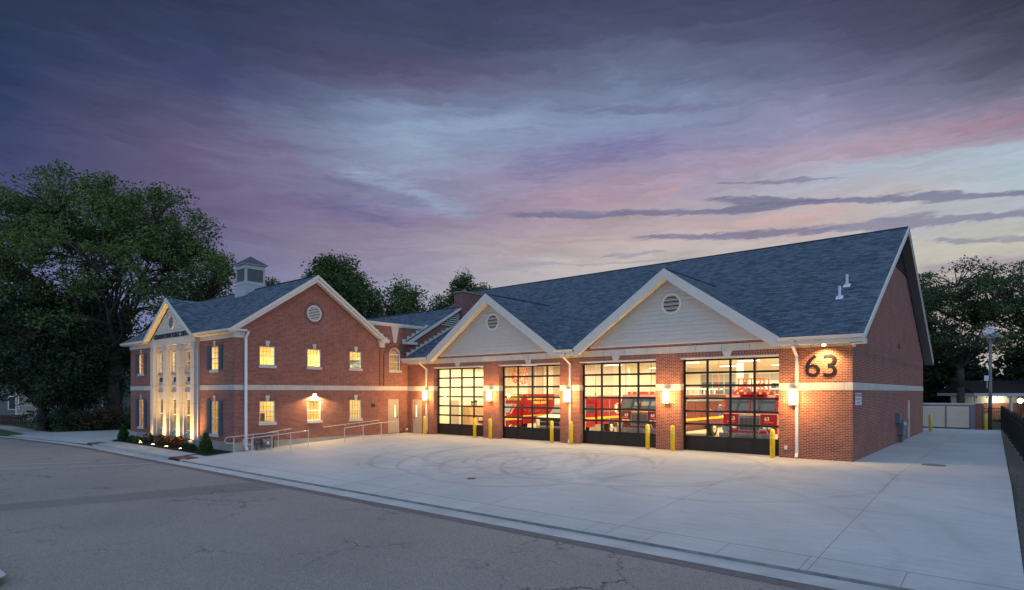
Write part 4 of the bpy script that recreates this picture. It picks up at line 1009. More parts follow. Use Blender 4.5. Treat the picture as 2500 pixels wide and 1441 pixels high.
b = MB(); b.prism([(X1-.018,acy-.10,5.98),(X1-.018,acy+.10,5.98),(X1-.018,acy+.32,7.04),(X1-.018,acy-.32,7.04)], (.03,0,0)); b.build('keystone', M_stone2, station)
af = MB()
ringY(af, acy, azs, rad-.055, rad, X1-.14, X1-.06, 14, 0, math.pi)
af.box(X1-.14,X1-.06,aw0,aw0+.05,az0_,azs); af.box(X1-.14,X1-.06,aw1-.05,aw1,az0_,azs); af.box(X1-.14,X1-.06,aw0,aw1,az0_,az0_+.05); af.box(X1-.13,X1-.05,aw0,aw1,azs-.04,azs+.03); af.box(X1-.13,X1-.07,aw0,aw1,4.70,4.74)
ringY(af, acy, azs, .16, .18, X1-.12, X1-.10, 10, 0, math.pi)
for t_ in (45, 90, 135):
    t_ = R(t_); af.cyl((X1-.11,acy+.17*math.cos(t_),azs+.17*math.sin(t_)),(X1-.11,acy+.42*math.cos(t_),azs+.41*math.sin(t_)),.008,.008,4)
for k in range(1, 4): u = aw0+(aw1-aw0)*k/4; af.box(X1-.12,X1-.10,u-.008,u+.008,az0_+.05,azs-.04)
for z in (4.44,4.96): af.box(X1-.12,X1-.10,aw0+.05,aw1-.05,z-.008,z+.008)
aw = af.build('arched_window', M_white_metal, station)
b = MB(); q = [(X1-.115, u, z) for u, z in arch_hole]; b.prism(q, (.003,0,0)); b.build('pane', M_glass, aw)
b = MB(); b.box(X1-.14,X1+.05,aw0-.07,aw1+.07,az0_-.15,az0_); b.build('sill', M_stone2, aw)
b = MB()
for r0, r1, off_ in ((rad+.02, rad+.21, 0), (rad+.23, rad+.42, .5)):
    nb = int(math.pi*(r0+r1)/2/.088)
    for i in range(nb): t0 = math.pi*(i)/nb; ringY(b, acy, azs, r0, r1, X1-.02, X1-.008, 1, t0, t0+math.pi/nb*.80)
b.build('brick_arch', MATS['ring_brick'], aw)
b = MB(); ringY(b, acy, azs, rad+.005, rad+.43, X1-.02, X1-.013, 24, 0, math.pi); b.build('arch_mortar', MATS['mortar'], aw)
slab_door('entry_door', (X1-.10,-1.62,.03), (0,1,0), (1,0,0), .98, 2.23, .66)
# link interior
b = MB(); b.quad((-30,-2.28,3.2),(-27,-2.28,3.2),(-27,2,3.2),(-30,2,3.2)); b.box(-30.1,-30,-2.2,2,3.2,6.2); b.box(-30,-26.9,-2.29,-2.2,3.2,6.2); b.box(-30,-26.9,1.9,2,3.2,6.2); b.quad((-30,-2.2,6.1),(-30,2,6.1),(-26.9,2,6.1),(-26.9,-2.2,6.1)); b.build('interior_wall', MATS['warm_wall_paint'], station)
area('room_light_lamp', (-28.3,-.6,5.9), 1.5, 1.5, 190, YW)
# rear wing roof, gable and stepped flashing
RS = .57
def zr(y): return 6.12+RS*(y+.24)
RRY = 4.75; RRZ = zr(RRY)
b = MB()
b.prism([(-26.22,-.30,zr(-.3)),(-26.22,RRY,RRZ),(-26.62,RRY,RRZ),(-26.62,-.30,zr(-.3))], (0,0,-.08))
b.prism([(-26.62,1.86,zr(1.86)),(-26.62,RRY,RRZ),(-46,RRY,RRZ),(-46,-3.4,zr(-3.4)),(-26.9,-3.4,zr(-3.4)),(-26.9,1.86,zr(1.86))], (0,0,-.08))
b.prism([(-26.22,RRY,RRZ),(-46,RRY,RRZ),(-46,10.5,RRZ-3.2),(-26.22,10.5,RRZ-3.2)], (0,0,-.08))
rr_ = b.build('rear_roof', M_shingle, station)
b = MB(); b.prism([(-26.3,RRY-.12,RRZ-.04),(-26.3,RRY,RRZ+.04),(-26.3,RRY+.12,RRZ-.04)], (-19.7,0,0)); b.build('ridge_cap', M_ridge, rr_)
b = MB(); b.prism([(-26.22,-.32,zr(-.32)-.0),(-26.22,RRY,RRZ),(-26.22,RRY,RRZ-.20),(-26.22,-.20,zr(-.32)-.17)], (.035,0,0)); b.box(-26.56,-26.18,-.32,.55,5.93,6.10); b.build('rake_board', M_trim, rr_)
b = MB(); b.prism([(-26.60,-.05,4.9),(-26.60,4.7,7.7),(-26.60,4.7,8.95),(-26.60,-.05,6.1)], (.18,0,0)); b.build('rear_gable_wall', M_brick, station)
b = MB()
for i in range(12):
    y = -.25+i*.405; z = zmain(y)-.02
    b.box(-26.43,-26.405,y,y+.43,z-.12,z+.31)
b.build('step_flashing', M_trim, rr_)
b = MB()
for i in range(6):
    y = -.42+i*.40; z = zr(y)-.05
    b.box(-26.62,-26.59,y,y+.40,z,z+.30)
b.build('step_flashing', M_trim, rr_); b = MB()
for i in range(4):
    y = -3.1+i*.36; z = 6.9-i*.245
    b.box(-26.62,-26.585,y,y+.34,z-.16,z+.12)
b.build('step_flashing', M_trim, rr_)
b = MB(); b.prism([(-26.41,2.9,7.50),(-26.41,4.70,7.50),(-26.41,4.70,8.55)], (.03,0,0)); tv = b.build('triangle_louver', M_louver_dark, station)
b = MB()
for k in range(7):
    z = 7.50+k*.15; y = 2.9+(z-7.5)/1.05*1.8
    if y < 4.6: b.box(-26.38,-26.34,y,4.70,z,z+.07)
b.build('slats', M_trim, tv)
b = MB(); b.box(-26.9,-26.03,4.72,6.75,6.5,10.02); ch = b.build('chimney', mat('dark_brick', rough=.85, fn=brick_fn(c1=(.22,.06,.045), c2=(.11,.035,.03), mortar=(.33,.26,.23))), station)
b = MB(); b.box(-26.96,-25.97,4.66,6.81,10.02,10.12); b.build('chimney_cap', plain('cap_stone', (.22,.20,.18), .8), ch)
b = MB(); b.cyl((-26.5,5.4,10.12),(-26.5,5.4,10.34),.16,.13,10); b.cyl((-26.5,6.1,10.12),(-26.5,6.1,10.28),.13,.11,10); b.build('flue', plain('flue_clay', (.30,.17,.12), .8), ch)

# ------------------------------------------------------------------ lights on the building
def point(loc, power, color, r=.08):
    L = bpy.data.lights.new('lamp_bulb', 'POINT'); L.energy = power; L.color = color; L.shadow_soft_size = r
    o = bpy.data.objects.new('lamp_bulb', L); col.objects.link(o); o.location = loc; return o
LW = (1.0, .56, .17)
lan0 = None
descs = ['glowing wall lantern on the brick between the beige door and the first garage door', 'glowing wall lantern on the brick pier between the first and second garage doors',
         'glowing wall lantern on the downspout pier between the second and third garage doors', 'glowing wall lantern on the brick pier between the third and fourth garage doors', 'glowing wall lantern on the downspout below the number 63']
for i, x in enumerate((-24.6,-18.97,-13.42,-7.74,-2.14)):
    if lan0 is None:
        lan0 = empty('wall_lantern', (x, 0, 2.52)); L_ = lan0
        b = MB(); b.lathe((0,-.24,-.24), [(.115,0),(.13,.04),(.135,.24),(.13,.44),(.115,.48)], 18); b.build('diffuser', M_lamp, lan0, smooth=True)
        b = MB()
        for z in (-.31,-.25,.25,.31): b.lathe((0,-.24,z), [(.132,0),(.150,.010),(.132,.020)], 18)
        for a in (0, 90, 180, 270): 
            a = R(a+20); b.box(.15*math.cos(a)-.010,.15*math.cos(a)+.010,-.24+.15*math.sin(a)-.010,-.24+.15*math.sin(a)+.010,-.31,.33)
        b.build('cage', M_grey, lan0)
        b = MB(); b.box(-.06,.06,-.09,0,-.17,.17); b.build('back_plate', M_grey, lan0)
        for z in (-.30,.25): b = MB(); b.lathe((0,-.24,z), [(.105,0),(.105,.05)], 14); b.build('end_glass', M_lamp, lan0)
    else:
        L_ = copy_tree(lan0); L_.location = (x, 0, 2.52)
    tag(L_, descs[i], 'wall lamp', 'wall lanterns along the garage front')
    point((x, -.80, 2.50), 215, LW, .15)
fl = empty('wall_floodlight', (-.95,-.3,4.70)); b = MB(); b.cyl((0,.12,-.03),(0,-.02,-.10),.06,.08,12); b.build('housing', M_grey, fl)
b = MB(); b.cyl((0,-.02,-.10),(0,-.03,-.115),.07,.07,12); b.build('lens', M_upl, fl); b = MB(); b.box(-.04,.04,.0,.28,-.03,.0); b.build('bracket', M_grey, fl)
tag(fl, 'small flood lamp lighting the number 63 from under the eave', 'flood lamp')
def spot(loc, target, power, color, angle, blend=.5, r=.04):
    L = bpy.data.lights.new('spot_bulb', 'SPOT'); L.energy = power; L.color = color; L.spot_size = R(angle); L.spot_blend = blend; L.shadow_soft_size = r
    o = bpy.data.objects.new('spot_bulb', L); col.objects.link(o); o.location = loc
    o.rotation_euler = (Vector(target)-Vector(loc)).to_track_quat('-Z', 'Y').to_euler(); return o
spot((-.95,-.46,4.50), (-.95,.10,3.2), 420, (1,.66,.24), 130, .9)
fl = empty('wall_floodlight', (X1,-7.05,2.66)); b = MB(); b.box(0,.10,-.10,.10,-.04,.05); b.build('housing', M_grey, fl); b = MB(); b.box(.02,.12,-.08,.08,-.065,-.041); b.build('lens', M_upl, fl)
tag(fl, 'bright wall lamp above the lower middle window of the brick gable wall', 'flood lamp')
spot((X1+.2,-7.05,2.55), (X1+.45,-7.05,0), 480, (1,.64,.26), 158, .25, .05)
for i, x in enumerate((-37.3,-35.25,-33.2,-31.15)):
    u = empty('bed_uplight', (x,-12.62,-.47)); b = MB(); b.lathe((0,0,0), [(.10,-.05),(.11,.0),(.10,.03)], 14); b.build('housing', M_grey, u)
    b = MB(); b.lathe((0,0,.031), [(.085,0),(.085,.006)], 14); b.build('lens', M_upl, u)
    tag(u, ['leftmost', 'second from the left', 'third from the left', 'rightmost'][i]+' of the four glowing uplights in the dark mulch bed', 'uplight', 'uplights in the planting bed')
    spot((x,-12.66,-.40), (x-.0,-12.12,2.8), 780, (1,.57,.13), 112, .8, .06)

# house number
n63 = text('63', 1.30, M_black, station, (-1.12,-.022,3.35), (1,0,0), (0,0,1), off=.001, ext=.012, name='house_number', sx_=1.0)
# hardware items on the walls
def sign():
    s_ = empty('warning_sign', (.02,.98,2.45)); b = MB(); b.box(0,.012,-.62,.62,-.24,.24); b.build('plate', plain('sign_white', (.62,.62,.68), .5, amt=.04), s_)
    b = MB(); b.box(.013,.016,-.57,.57,.10,.21); b.build('red_field', mat('sign_red', (.28,.02,.05), .5), s_)
    text('EXIT ONLY', .115, mat('sign_letter_white', (.75,.72,.74), .5), s_, (.018,0,.115), (0,1,0), (0,0,1), ext=.001, sx_=1.75)
    text('DO NOT', .13, mat('sign_letter_red', (.20,.03,.08), .5), s_, (.014,0,-.04), (0,1,0), (0,0,1), ext=.001, sx_=1.9)
    text('ENTER', .13, MATS['sign_letter_red'], s_, (.014,0,-.19), (0,1,0), (0,0,1), ext=.001, sx_=1.9)
    tag(s_, 'white sign reading EXIT ONLY DO NOT ENTER on the brick side wall corner', 'sign')
sign()
mt = empty('electric_meter', (.0,11.8,0)); b = MB(); b.box(0,.22,-1.0,-.45,1.10,1.62); b.box(0,.28,-.30,.85,.42,1.25); b.build('cabinet', M_grey, mt)
b = MB(); b.cyl((.14,.1,-.02),(.14,.1,.42),.06,.06,8); b.cyl((.14,.5,-.02),(.14,.5,.42),.06,.06,8); b.cyl((.12,-.2,1.25),(.12,-.2,1.45),.04,.04,8); b.build('conduit', M_grey, mt)
b = MB(); b.cyl((.28,.15,1.0),(.36,.15,1.0),.10,.10,14); b.build('dial', M_white_metal, mt)
tag(mt, 'grey electric meter cabinets with conduits on the brick side wall', 'electric meter')
sb = MB(); sb.box(-.05,.05,-.05,0,-.08,.08); sb.box(-.03,.03,-.065,-.05,-.05,.05)
for k, (x, z, lb) in enumerate(((-2.46,.42,'small grey outlet box low on the brick beside the downspout near the fourth door'), (-24.88,.55,'small grey outlet box low on the brick beside the first lantern'))):
    o = sb.build('outlet_box', M_white_metal); o.location = (x, 0, z); tag(o, lb, 'outlet box')
b = MB(); b.box(X1,X1+.05,-2.95,-2.70,1.78,1.98); b.box(X1+.05,X1+.06,-2.87,-2.78,1.82,1.9); tag(b.build('wall_intercom', M_dark), 'small black box on the brick wall between the last lower window and the beige door', 'intercom')
hb = empty('hose_connection', (X1,-.3,.25)); b = MB(); b.cyl((0,-.05,0),(.25,-.05,0),.05,.05,10); b.cyl((.18,-.05,0),(.24,-.2,-.03),.07,.07,10); b.cyl((.18,-.05,0),(.3,.1,-.03),.07,.07,10); b.build('pipe', M_chrome, hb); b = MB(); b.cyl((.24,-.2,-.03),(.28,-.26,-.04),.08,.08,10); b.build('cap', M_rust, hb)
tag(hb, 'twin metal fire department hose connection low in the brick corner', 'hose connection')

# bollards
bol0 = None
bl = [(-24.35,-.75),(-19.9,-.75),(-18.65,-.75),(-14.2,-.75),(-12.95,-.75),(-8.55,-.75),(-7.28,-.75),(-2.86,-.75),(.30,24.6),(3.25,28.5)]
bdesc = ['yellow bollard standing beside the first downspout','yellow bollard in front of the right edge of the first garage door','yellow bollard in front of the pier between the first two garage doors',
 'yellow bollard in front of the right edge of the second garage door','yellow bollard just right of the middle downspout','yellow bollard in front of the right edge of the third garage door',
 'yellow bollard in front of the pier left of the fourth garage door','yellow bollard at the right edge of the fourth garage door below the outlet','yellow bollard at the back of the drive beside the brick building corner','yellow bollard at the back of the drive beside the enclosure pier and fence']
for i, (x, y) in enumerate(bl):
    y = y if y > 0 else y+.28
    if bol0 is None:
        bol0 = empty('bollard', (x, y, 0)); b_ = bol0
        b = MB(); b.lathe((0,0,0), [(.10,-.12),(.10,1.08),(.094,1.13),(.07,1.17),(.03,1.19)], 18); b.build('post', M_yellow, bol0, smooth=True)
        for z in (.98,.82):
            b = MB(); b.lathe((0,0,z), [(.1015,0),(.1025,.005),(.1015,.024)], 18); b.build('reflective_band', M_whiteband, bol0)
    else:
        b_ = copy_tree(bol0); b_.location = (x, y, 0)
    tag(b_, bdesc[i], 'bollard', 'yellow bollards')

# handrails
def rail(name, posts, top, loop, label, h=.86, endloop=True, lastdown=True):
    """posts: list of (x,y); pipe rail follows them"""
    r_ = empty(name, (posts[0][0], posts[0][1], 0)); ox, oy = posts[0]
    zz = [g(p[1]) for p in posts]
    pts = [(p[0]-ox, p[1]-oy, z+h) for p, z in zip(posts, zz)]
    b = MB(); path = []
    if loop:
        dx, dy = posts[0][0]-posts[1][0], posts[0][1]-posts[1][1]; L = math.hypot(dx, dy); dx /= L; dy /= L
        z0 = pts[0][2]-.01; cz = z0-.16
        arc = [(dx*(.30+.16*math.sin(a)), dy*(.30+.16*math.sin(a)), cz+.16*math.cos(a)) for a in [math.pi*k/8 for k in range(9)]]
        b.tube([(0,0,z0-.32)]+arc[::-1]+[pts[0]], .021, 8)
    b.tube(pts, .021, 8)
    b.build('top_rail', M_steel, r_)
    for p, z in zip(pts, zz):
        c = MB(); c.cyl((p[0],p[1],z-.05),p,.021,.021,8); c.build('post', M_steel, r_)
    tag(r_, label, 'handrail')
rail('handrail', [(-24.6,-11.8),(-24.66,-10.69),(-24.84,-9.54),(-24.95,-8.42)], 0, True, 'outer galvanized ramp handrail with a looped end near the planting bed')
rail('handrail', [(-26.2,-11.95),(-26.2,-11.3),(-26.25,-10.9),(-26.2,-9.5)], 0, True, 'inner galvanized handrail beside the corner downspout and gas meter')
rail('handrail', [(-24.27,-6.57),(-24.58,-5.07),(-24.98,-3.44),(-25.45,-1.7)], 0, False, 'galvanized handrail on posts running up to the beige doors')
def wallrail(y0, y1, z0, z1, label):
    r_ = empty('wall_handrail', (X1,y0,z0)); b = MB(); b.cyl((.09,0,0),(.09,y1-y0,z1-z0),.02,.02,8); b.build('rail', M_steel, r_)
    n = max(2, int((y1-y0)/1.1)+1)
    for k in range(n):
        t_ = (k+.5)/n; c = MB(); y = (y1-y0)*t_; z = (z1-z0)*t_; c.tube([(.0,y,z-.10),(.09,y,z-.09),(.09,y,z)], .012, 6); c.build('bracket', M_steel, r_)
    tag(r_, label, 'handrail')
wallrail(-9.95,-8.55,.52,.66,'short sloping handrail fixed to the brick wall above the gas meter')
wallrail(-6.5,-2.4,.66,.93,'long sloping handrail fixed to the brick wall under the lower right window')
gm = empty('gas_meter', (-26.25,-10.2,g(-10.2))); b = MB(); b.cyl((.0,-.22,.33),(.0,.22,.33),.22,.22,18); b.cyl((.22,0,.33),(.27,0,.33),.17,.14,18); b.build('meter_body', M_grey, gm)
b = MB(); b.tube([(0,-.5,-.05),(0,-.5,.62),(0,-.1,.72),(0,.1,.72),(0,.45,.6),(0,.45,-.05)], .04, 8); b.cyl((0,-.62,.35),(0,-.4,.35),.10,.10,12); b.cyl((0,0,.55),(0,0,.75),.06,.06,8); b.build('pipework', plain('pipe_grey', (.10,.10,.10), .5, .3), gm)
b = MB(); b.lathe((.275,0,.36),[(.001,0),(.001,.001)],6); b.box(.27,.28,-.05,.05,.30,.42); b.build('dial', M_white_metal, gm)
tag(gm, 'round grey gas meter with pipes standing by the brick wall behind the handrails', 'gas meter')
# curb inlets
for x, lb in ((-27.0,'rusty iron storm drain cover in the curb nearest the apron'),(-40.1,'rusty iron storm drain cover in the curb at the far end of the planting bed')):
    dr_ = empty('storm_drain', (x,-14.3,-.54)); b = MB(); b.box(-.75,.75,-.18,.62,-.02,.015); b.build('cover', M_rust, dr_)
    b = MB(); b.box(-.72,.72,-.235,-.16,-.115,-.03); b.build('opening', M_dark, dr_); each('throat_end', M_gutter, dr_, [(-.85,-.72,-.25,.0,-.13,.0),(.72,.85,-.25,.0,-.13,.0)])
    tag(dr_, lb, 'storm drain', 'storm drains in the curb')

# ------------------------------------------------------------------ vehicles (local: front at y=0 facing -Y, body goes +Y, x centred)
def wheel(parent, x, y, r=.5, wd=.3):
    s_ = 1 if x > 0 else -1
    b = MB(); b.cyl((x-s_*wd,y,r),(x,y,r),r,r,22); b.cyl((x,y,r),(x+s_*.015,y,r),r*.93,r*.86,22); t_ = b.build('wheel', M_tyre, parent)
    b = MB(); b.cyl((x+s_*.016,y,r),(x+s_*.03,y,r),r*.56,r*.50,16); b.cyl((x+s_*.03,y,r),(x+s_*.09,y,r),r*.2,r*.16,12); b.build('rim', M_chrome, t_)
def fire_engine(name, loc, label, W_=2.45, L=8.6, H=2.6, ladder=False, mar=False, num=None, stripe=True, boxh=2.55, hose=False):
    v = empty(name, loc); hw = W_/2; red = M_maroon if mar else M_red
    # cab with raked windshield; profile in y,z
    prof = [(.12,.62),(0,.75),(0,1.70),(.10,1.82),(.30,H-.12),(.42,H),(2.6,H),(2.6,.62)]
    b = MB(); b.prism([(-hw,y,z) for y, z in prof], (W_,0,0)); b.build('cab', red, v)
    # windshield: two panes slightly proud
    for s_ in (-1, 1):
        b = MB(); xa_, xb2 = (s_*.04, s_*(hw-.12))
        b.prism([(xa_,.085,1.86),(xb2,.085,1.86),(xb2,.275,H-.18),(xa_,.275,H-.18)], (0,-.025,.0)); b.build('windshield', M_windshield, v)
        b = MB(); sx2 = s_*hw
        b.prism([(sx2,.42,1.80),(sx2,1.15,1.80),(sx2,1.15,H-.20),(sx2,.52,H-.20)], (s_*.012,0,0)); b.prism([(sx2,1.55,1.80),(sx2,2.3,1.80),(sx2,2.3,H-.20),(sx2,1.55,H-.20)], (s_*.012,0,0)); b.build('side_window', M_windshield, v)
        b = MB(); b.box(s_*(hw-.42)-.24,s_*(hw-.42)+.24,-.035,.005,1.02,1.20) if not mar else b.box(s_*(hw-.42)-.24,s_*(hw-.42)+.24,-.035,.005,1.08,1.24)
        hb_ = b.build('headlight', M_chrome, v); b = MB(); 
        for k in (-.11,.11): b.cyl((s_*(hw-.42)+k,-.04,1.11 if not mar else 1.16),(s_*(hw-.42)+k,-.06,1.11 if not mar else 1.16),.065,.065,12)
        b.build('lamp_glass', mat('lamp_glass', (.8,.78,.7), .15, spec=.8), hb_)
        b = MB(); b.box(s_*(hw-.36)-.2,s_*(hw-.36)+.2,-.03,.005,1.30,1.38); b.build('marker_light', mat('marker_red', (.6,.05,.03), .3), v)
        b = MB(); b.tube([(s_*hw,.25,2.05),(s_*(hw+.22),.05,2.12),(s_*(hw+.22),.05,1.55),(s_*hw,.25,1.6)], .012, 6); b.box(s_*(hw+.22)-.09,s_*(hw+.22)+.09,.03,.07,1.62,2.04); b.build('mirror', M_chrome, v)
    b = MB(); b.box(-.50,.50,-.03,.0,.92,1.58); gr = b.build('grille', M_chrome, v)
    b = MB(); b.box(-.46,.46,-.036,-.031,.96,1.54); b.build('mesh_dark', M_louver_dark, gr)
    b = MB()
    for k in range(16): x = -.45+k*.06; b.box(x-.006,x+.006,-.046,-.037,.96,1.54)
    b.build('grille_bars', mat('grille_bar', (.45,.43,.40), .3, .8), gr)
    b = MB(); b.box(-hw-.02,hw+.02,-.50,0,.52,.80); b.box(-hw-.02,hw+.02,-.50,-.02,.80,.83); bp = b.build('bumper', M_chrome, v)
    b = MB()
    for x in (-.6,.6): b.cyl((x,-.52,.66),(x,-.50,.66),.10,.10,16)
    b.tube([(.5,-.3,.83),(.52,-.3,1.0),(.85,-.3,1.0),(.9,-.3,.83)], .03, 8); b.build('fog_light', mat('lens_dark', (.2,.18,.15), .2), bp)
    b = MB(); b.cyl((-hw+.28,-.42,1.03),(-hw+.28,-.22,1.03),.19,.10,20); b.cyl((-hw+.28,-.3,.83),(-hw+.28,-.3,.95),.04,.04,8); b.build('siren', M_chrome, v)
    b = MB(); b.box(-.95,.95,.45,.75,H,H+.16); b.build('light_bar', mat('light_bar_red', (.55,.05,.03), .25), v)
    b = MB()
    for x in (-.7,-.35,.35,.7): b.cyl((x,.42,H+.08),(x,.45,H+.08),.06,.06,10)
    b.build('beacon', mat('amber', (.9,.38,.05), .3, emit=(1,.4,.05), es=.6), v)
    # body
    y0 = 2.75
    b = MB(); b.box(-hw,hw,y0,L,.70,boxh); b.box(-hw+.25,hw-.25,.3,L-.1,.45,.72); bd = b.build('body', red, v)
    b = MB()
    for s_ in (-1, 1):
        x = s_*hw
        for k in range(4):
            ya = y0+.12+k*(L-y0-.2)/4; yb2 = ya+(L-y0-.2)/4-.12
            b.box(min(x,x+s_*.012),max(x,x+s_*.012),ya,yb2,1.35,boxh-.12)
    b.build('compartment_door', M_red if not mar else M_maroon, bd)
    b = MB()
    for s_ in (-1, 1):
        x = s_*hw
        for k in range(4):
            ya = y0+.12+k*(L-y0-.2)/4; b.box(min(x,x+s_*.04),max(x,x+s_*.04),ya+.35,ya+.75,1.62,1.66)
    b.box(-hw-.01,hw+.01,y0,L,boxh,boxh+.05); b.build('trim_strip', M_chrome, bd)
    if stripe:
        b = MB(); b.box(-hw-.014,hw+.014,.4,L,1.08,1.22); b.build('stripe', M_stripe, v)
    wheel(v, hw-.02, 1.45); wheel(v, -hw+.02, 1.45); wheel(v, hw-.02, L-2.0); wheel(v, -hw+.02, L-2.0)
    if hose:
        b = MB(); b.cyl((hw-.05,y0+.1,boxh-.35),(hw-.05,L-1.2,boxh-.35),.12,.12,12) if False else b.cyl((hw+.05,y0+.3,2.22),(hw+.05,L-.8,2.22),.075,.075,12); b.build('suction_hose', M_grey, v)
        b = MB()
        for k in range(7): b.box(hw-.2,hw-.1,y0+.2+k*.8,y0+.3+k*.8,boxh,boxh+.35)
        b.tube([(hw-.15,y0,boxh+.35),(hw-.15,L-.3,boxh+.35)], .03, 6); b.build('hose_rack', M_chrome, v)
    if ladder:
        b = MB()
        for s_ in (-1, 1):
            for z in (H+.28,H+.62): b.box(s_*.42-.035,s_*.42+.035,.9,L-1,z,z+.06)
            for k in range(10): b.cyl((s_*.42,1.0+k*.62,H+.3),(s_*.42,1.3+k*.62,H+.65),.02,.02,6)
        for k in range(16): b.cyl((-.42,1.0+k*.4,H+.31),(.42,1.0+k*.4,H+.31),.02,.02,6)
        b.build('aerial_ladder', mat('ladder_white', (.75,.68,.55), .4, .3), v)
        b = MB(); b.box(-.62,.62,.15,.22,H+.35,H+.42); b.box(-.62,.62,.15,.22,H+.72,H+.78); b.box(-.62,.62,.15,.85,H+.12,H+.17)
        for x in (-.6,-.2,.2,.58): b.box(x,x+.05,.14,.2,H+.12,H+.78); b.box(x,x+.05,.8,.86,H+.12,H+.78)
        b.cyl((-.75,.2,H+.15),(-.3,.2,H+.35),.08,.05,8); b.build('rescue_basket', mat('ladder_red', (.72,.09,.04), .4), v)
        b = MB(); b.cyl((0,.1,H+.22),(0,-.12,H+.24),.07,.09,14); b.box(.95,1.15,.1,.5,H+.3,H+.55); b.build('water_monitor', M_grey, v)
    text('GERMANTOWN', .135, M_gold if not ladder else M_whiteband, v, (0,-.012,1.625), (1,0,0), (0,0,1), ext=.004, off=.003)
    if num:
        for s_ in (-1, 1): text(num, .22, M_whiteband, v, (s_*.78,-.012,1.42), (1,0,0), (0,0,1), ext=.004, off=.004)
    tag(v, label, 'fire truck')
    return v
fire_engine('ladder_truck', (-4.62,2.0,0), 'red ladder truck numbered 63 facing out behind the fourth glass door', ladder=True, num='63')
v3 = fire_engine('fire_engine', (-10.62,2.6,0), 'red fire engine with side hoses facing out behind the third glass door', mar=True, hose=True, num='63', L=9.4)
# ambulance in the first bay
def ambulance(loc):
    v = empty('ambulance', loc); hw = 1.15
    b = MB(); b.prism([(-hw+.1,y,z) for y, z in ((0,.5),(0,1.15),(.9,1.3),(1.5,1.95),(2.0,1.98),(2.0,.5))], (2*hw-.2,0,0)); b.build('cab', M_red, v)
    b = MB(); b.prism([(-.85,.93,1.34),(.85,.93,1.34),(.80,1.46,1.92),(-.80,1.46,1.92)], (0,-.03,.02)); b.build('windshield', M_windshield, v)
    b = MB(); b.box(-hw,hw,2.0,5.6,.6,2.6); bx_ = b.build('box_body', M_red, v)
    text('GERMANTOWN', .24, M_gold, bx_, (0,1.985,2.18), (1,0,0), (0,0,1), ext=.004, off=.006, sx_=1.15)
    text('GERMANTOWN', .26, M_gold, bx_, (hw+.012,3.9,2.22), (0,1,0), (0,0,1), ext=.004, off=.008, sx_=1.5)
    text('FIRE-EMS', .26, M_gold, bx_, (hw+.012,3.9,1.92), (0,1,0), (0,0,1), ext=.004, off=.008, sx_=1.5)
    b = MB()
    for ya, yb2 in ((2.1,2.9),(3.0,4.9),(5.0,5.5)): b.box(hw,hw+.01,ya,yb2,.75,2.5)
    b.build('compartment_door', M_red, bx_)
    b = MB(); b.box(hw+.01,hw+.03,2.15,2.3,1.5,1.6); b.box(hw+.01,hw+.03,3.2,3.9,1.42,1.45); b.box(hw+.01,hw+.03,2.4,2.55,2.42,2.5); b.cyl((hw+.01,2.7,1.45),(hw+.03,2.7,1.45),.08,.08,12); b.build('hardware', M_chrome, bx_)
    b = MB(); b.box(-.5,.5,-.02,0,.75,1.08); b.box(-1.0,-.6,-.02,0,.85,1.08); b.box(.6,1.0,-.02,0,.85,1.08); b.box(-hw+.05,hw-.05,-.12,0,.42,.66); b.build('grille', M_chrome, v)
    b = MB(); b.box(hw+.011,hw+.014,2.0,5.6,1.10,1.18); b.box(-hw+.09,hw-.09,.02,1.9,1.0,1.08) if False else b.box(hw-.1,hw-.095,.1,2.0,.9,1.04); b.build('stripe', M_stripe, v)
    wheel(v, hw-.12, .9, .4, .25); wheel(v, -hw+.12, .9, .4, .25); wheel(v, hw, 4.5, .4, .4); wheel(v, -hw, 4.5, .4, .4)
    b = MB(); b.box(-.8,.8,1.9,2.0,2.45,2.6); b.build('light_bar', M_chrome, v)
    tag(v, 'red ambulance lettered GERMANTOWN FIRE-EMS parked behind the first two glass doors', 'ambulance')
ambulance((-21.45,2.6,0))
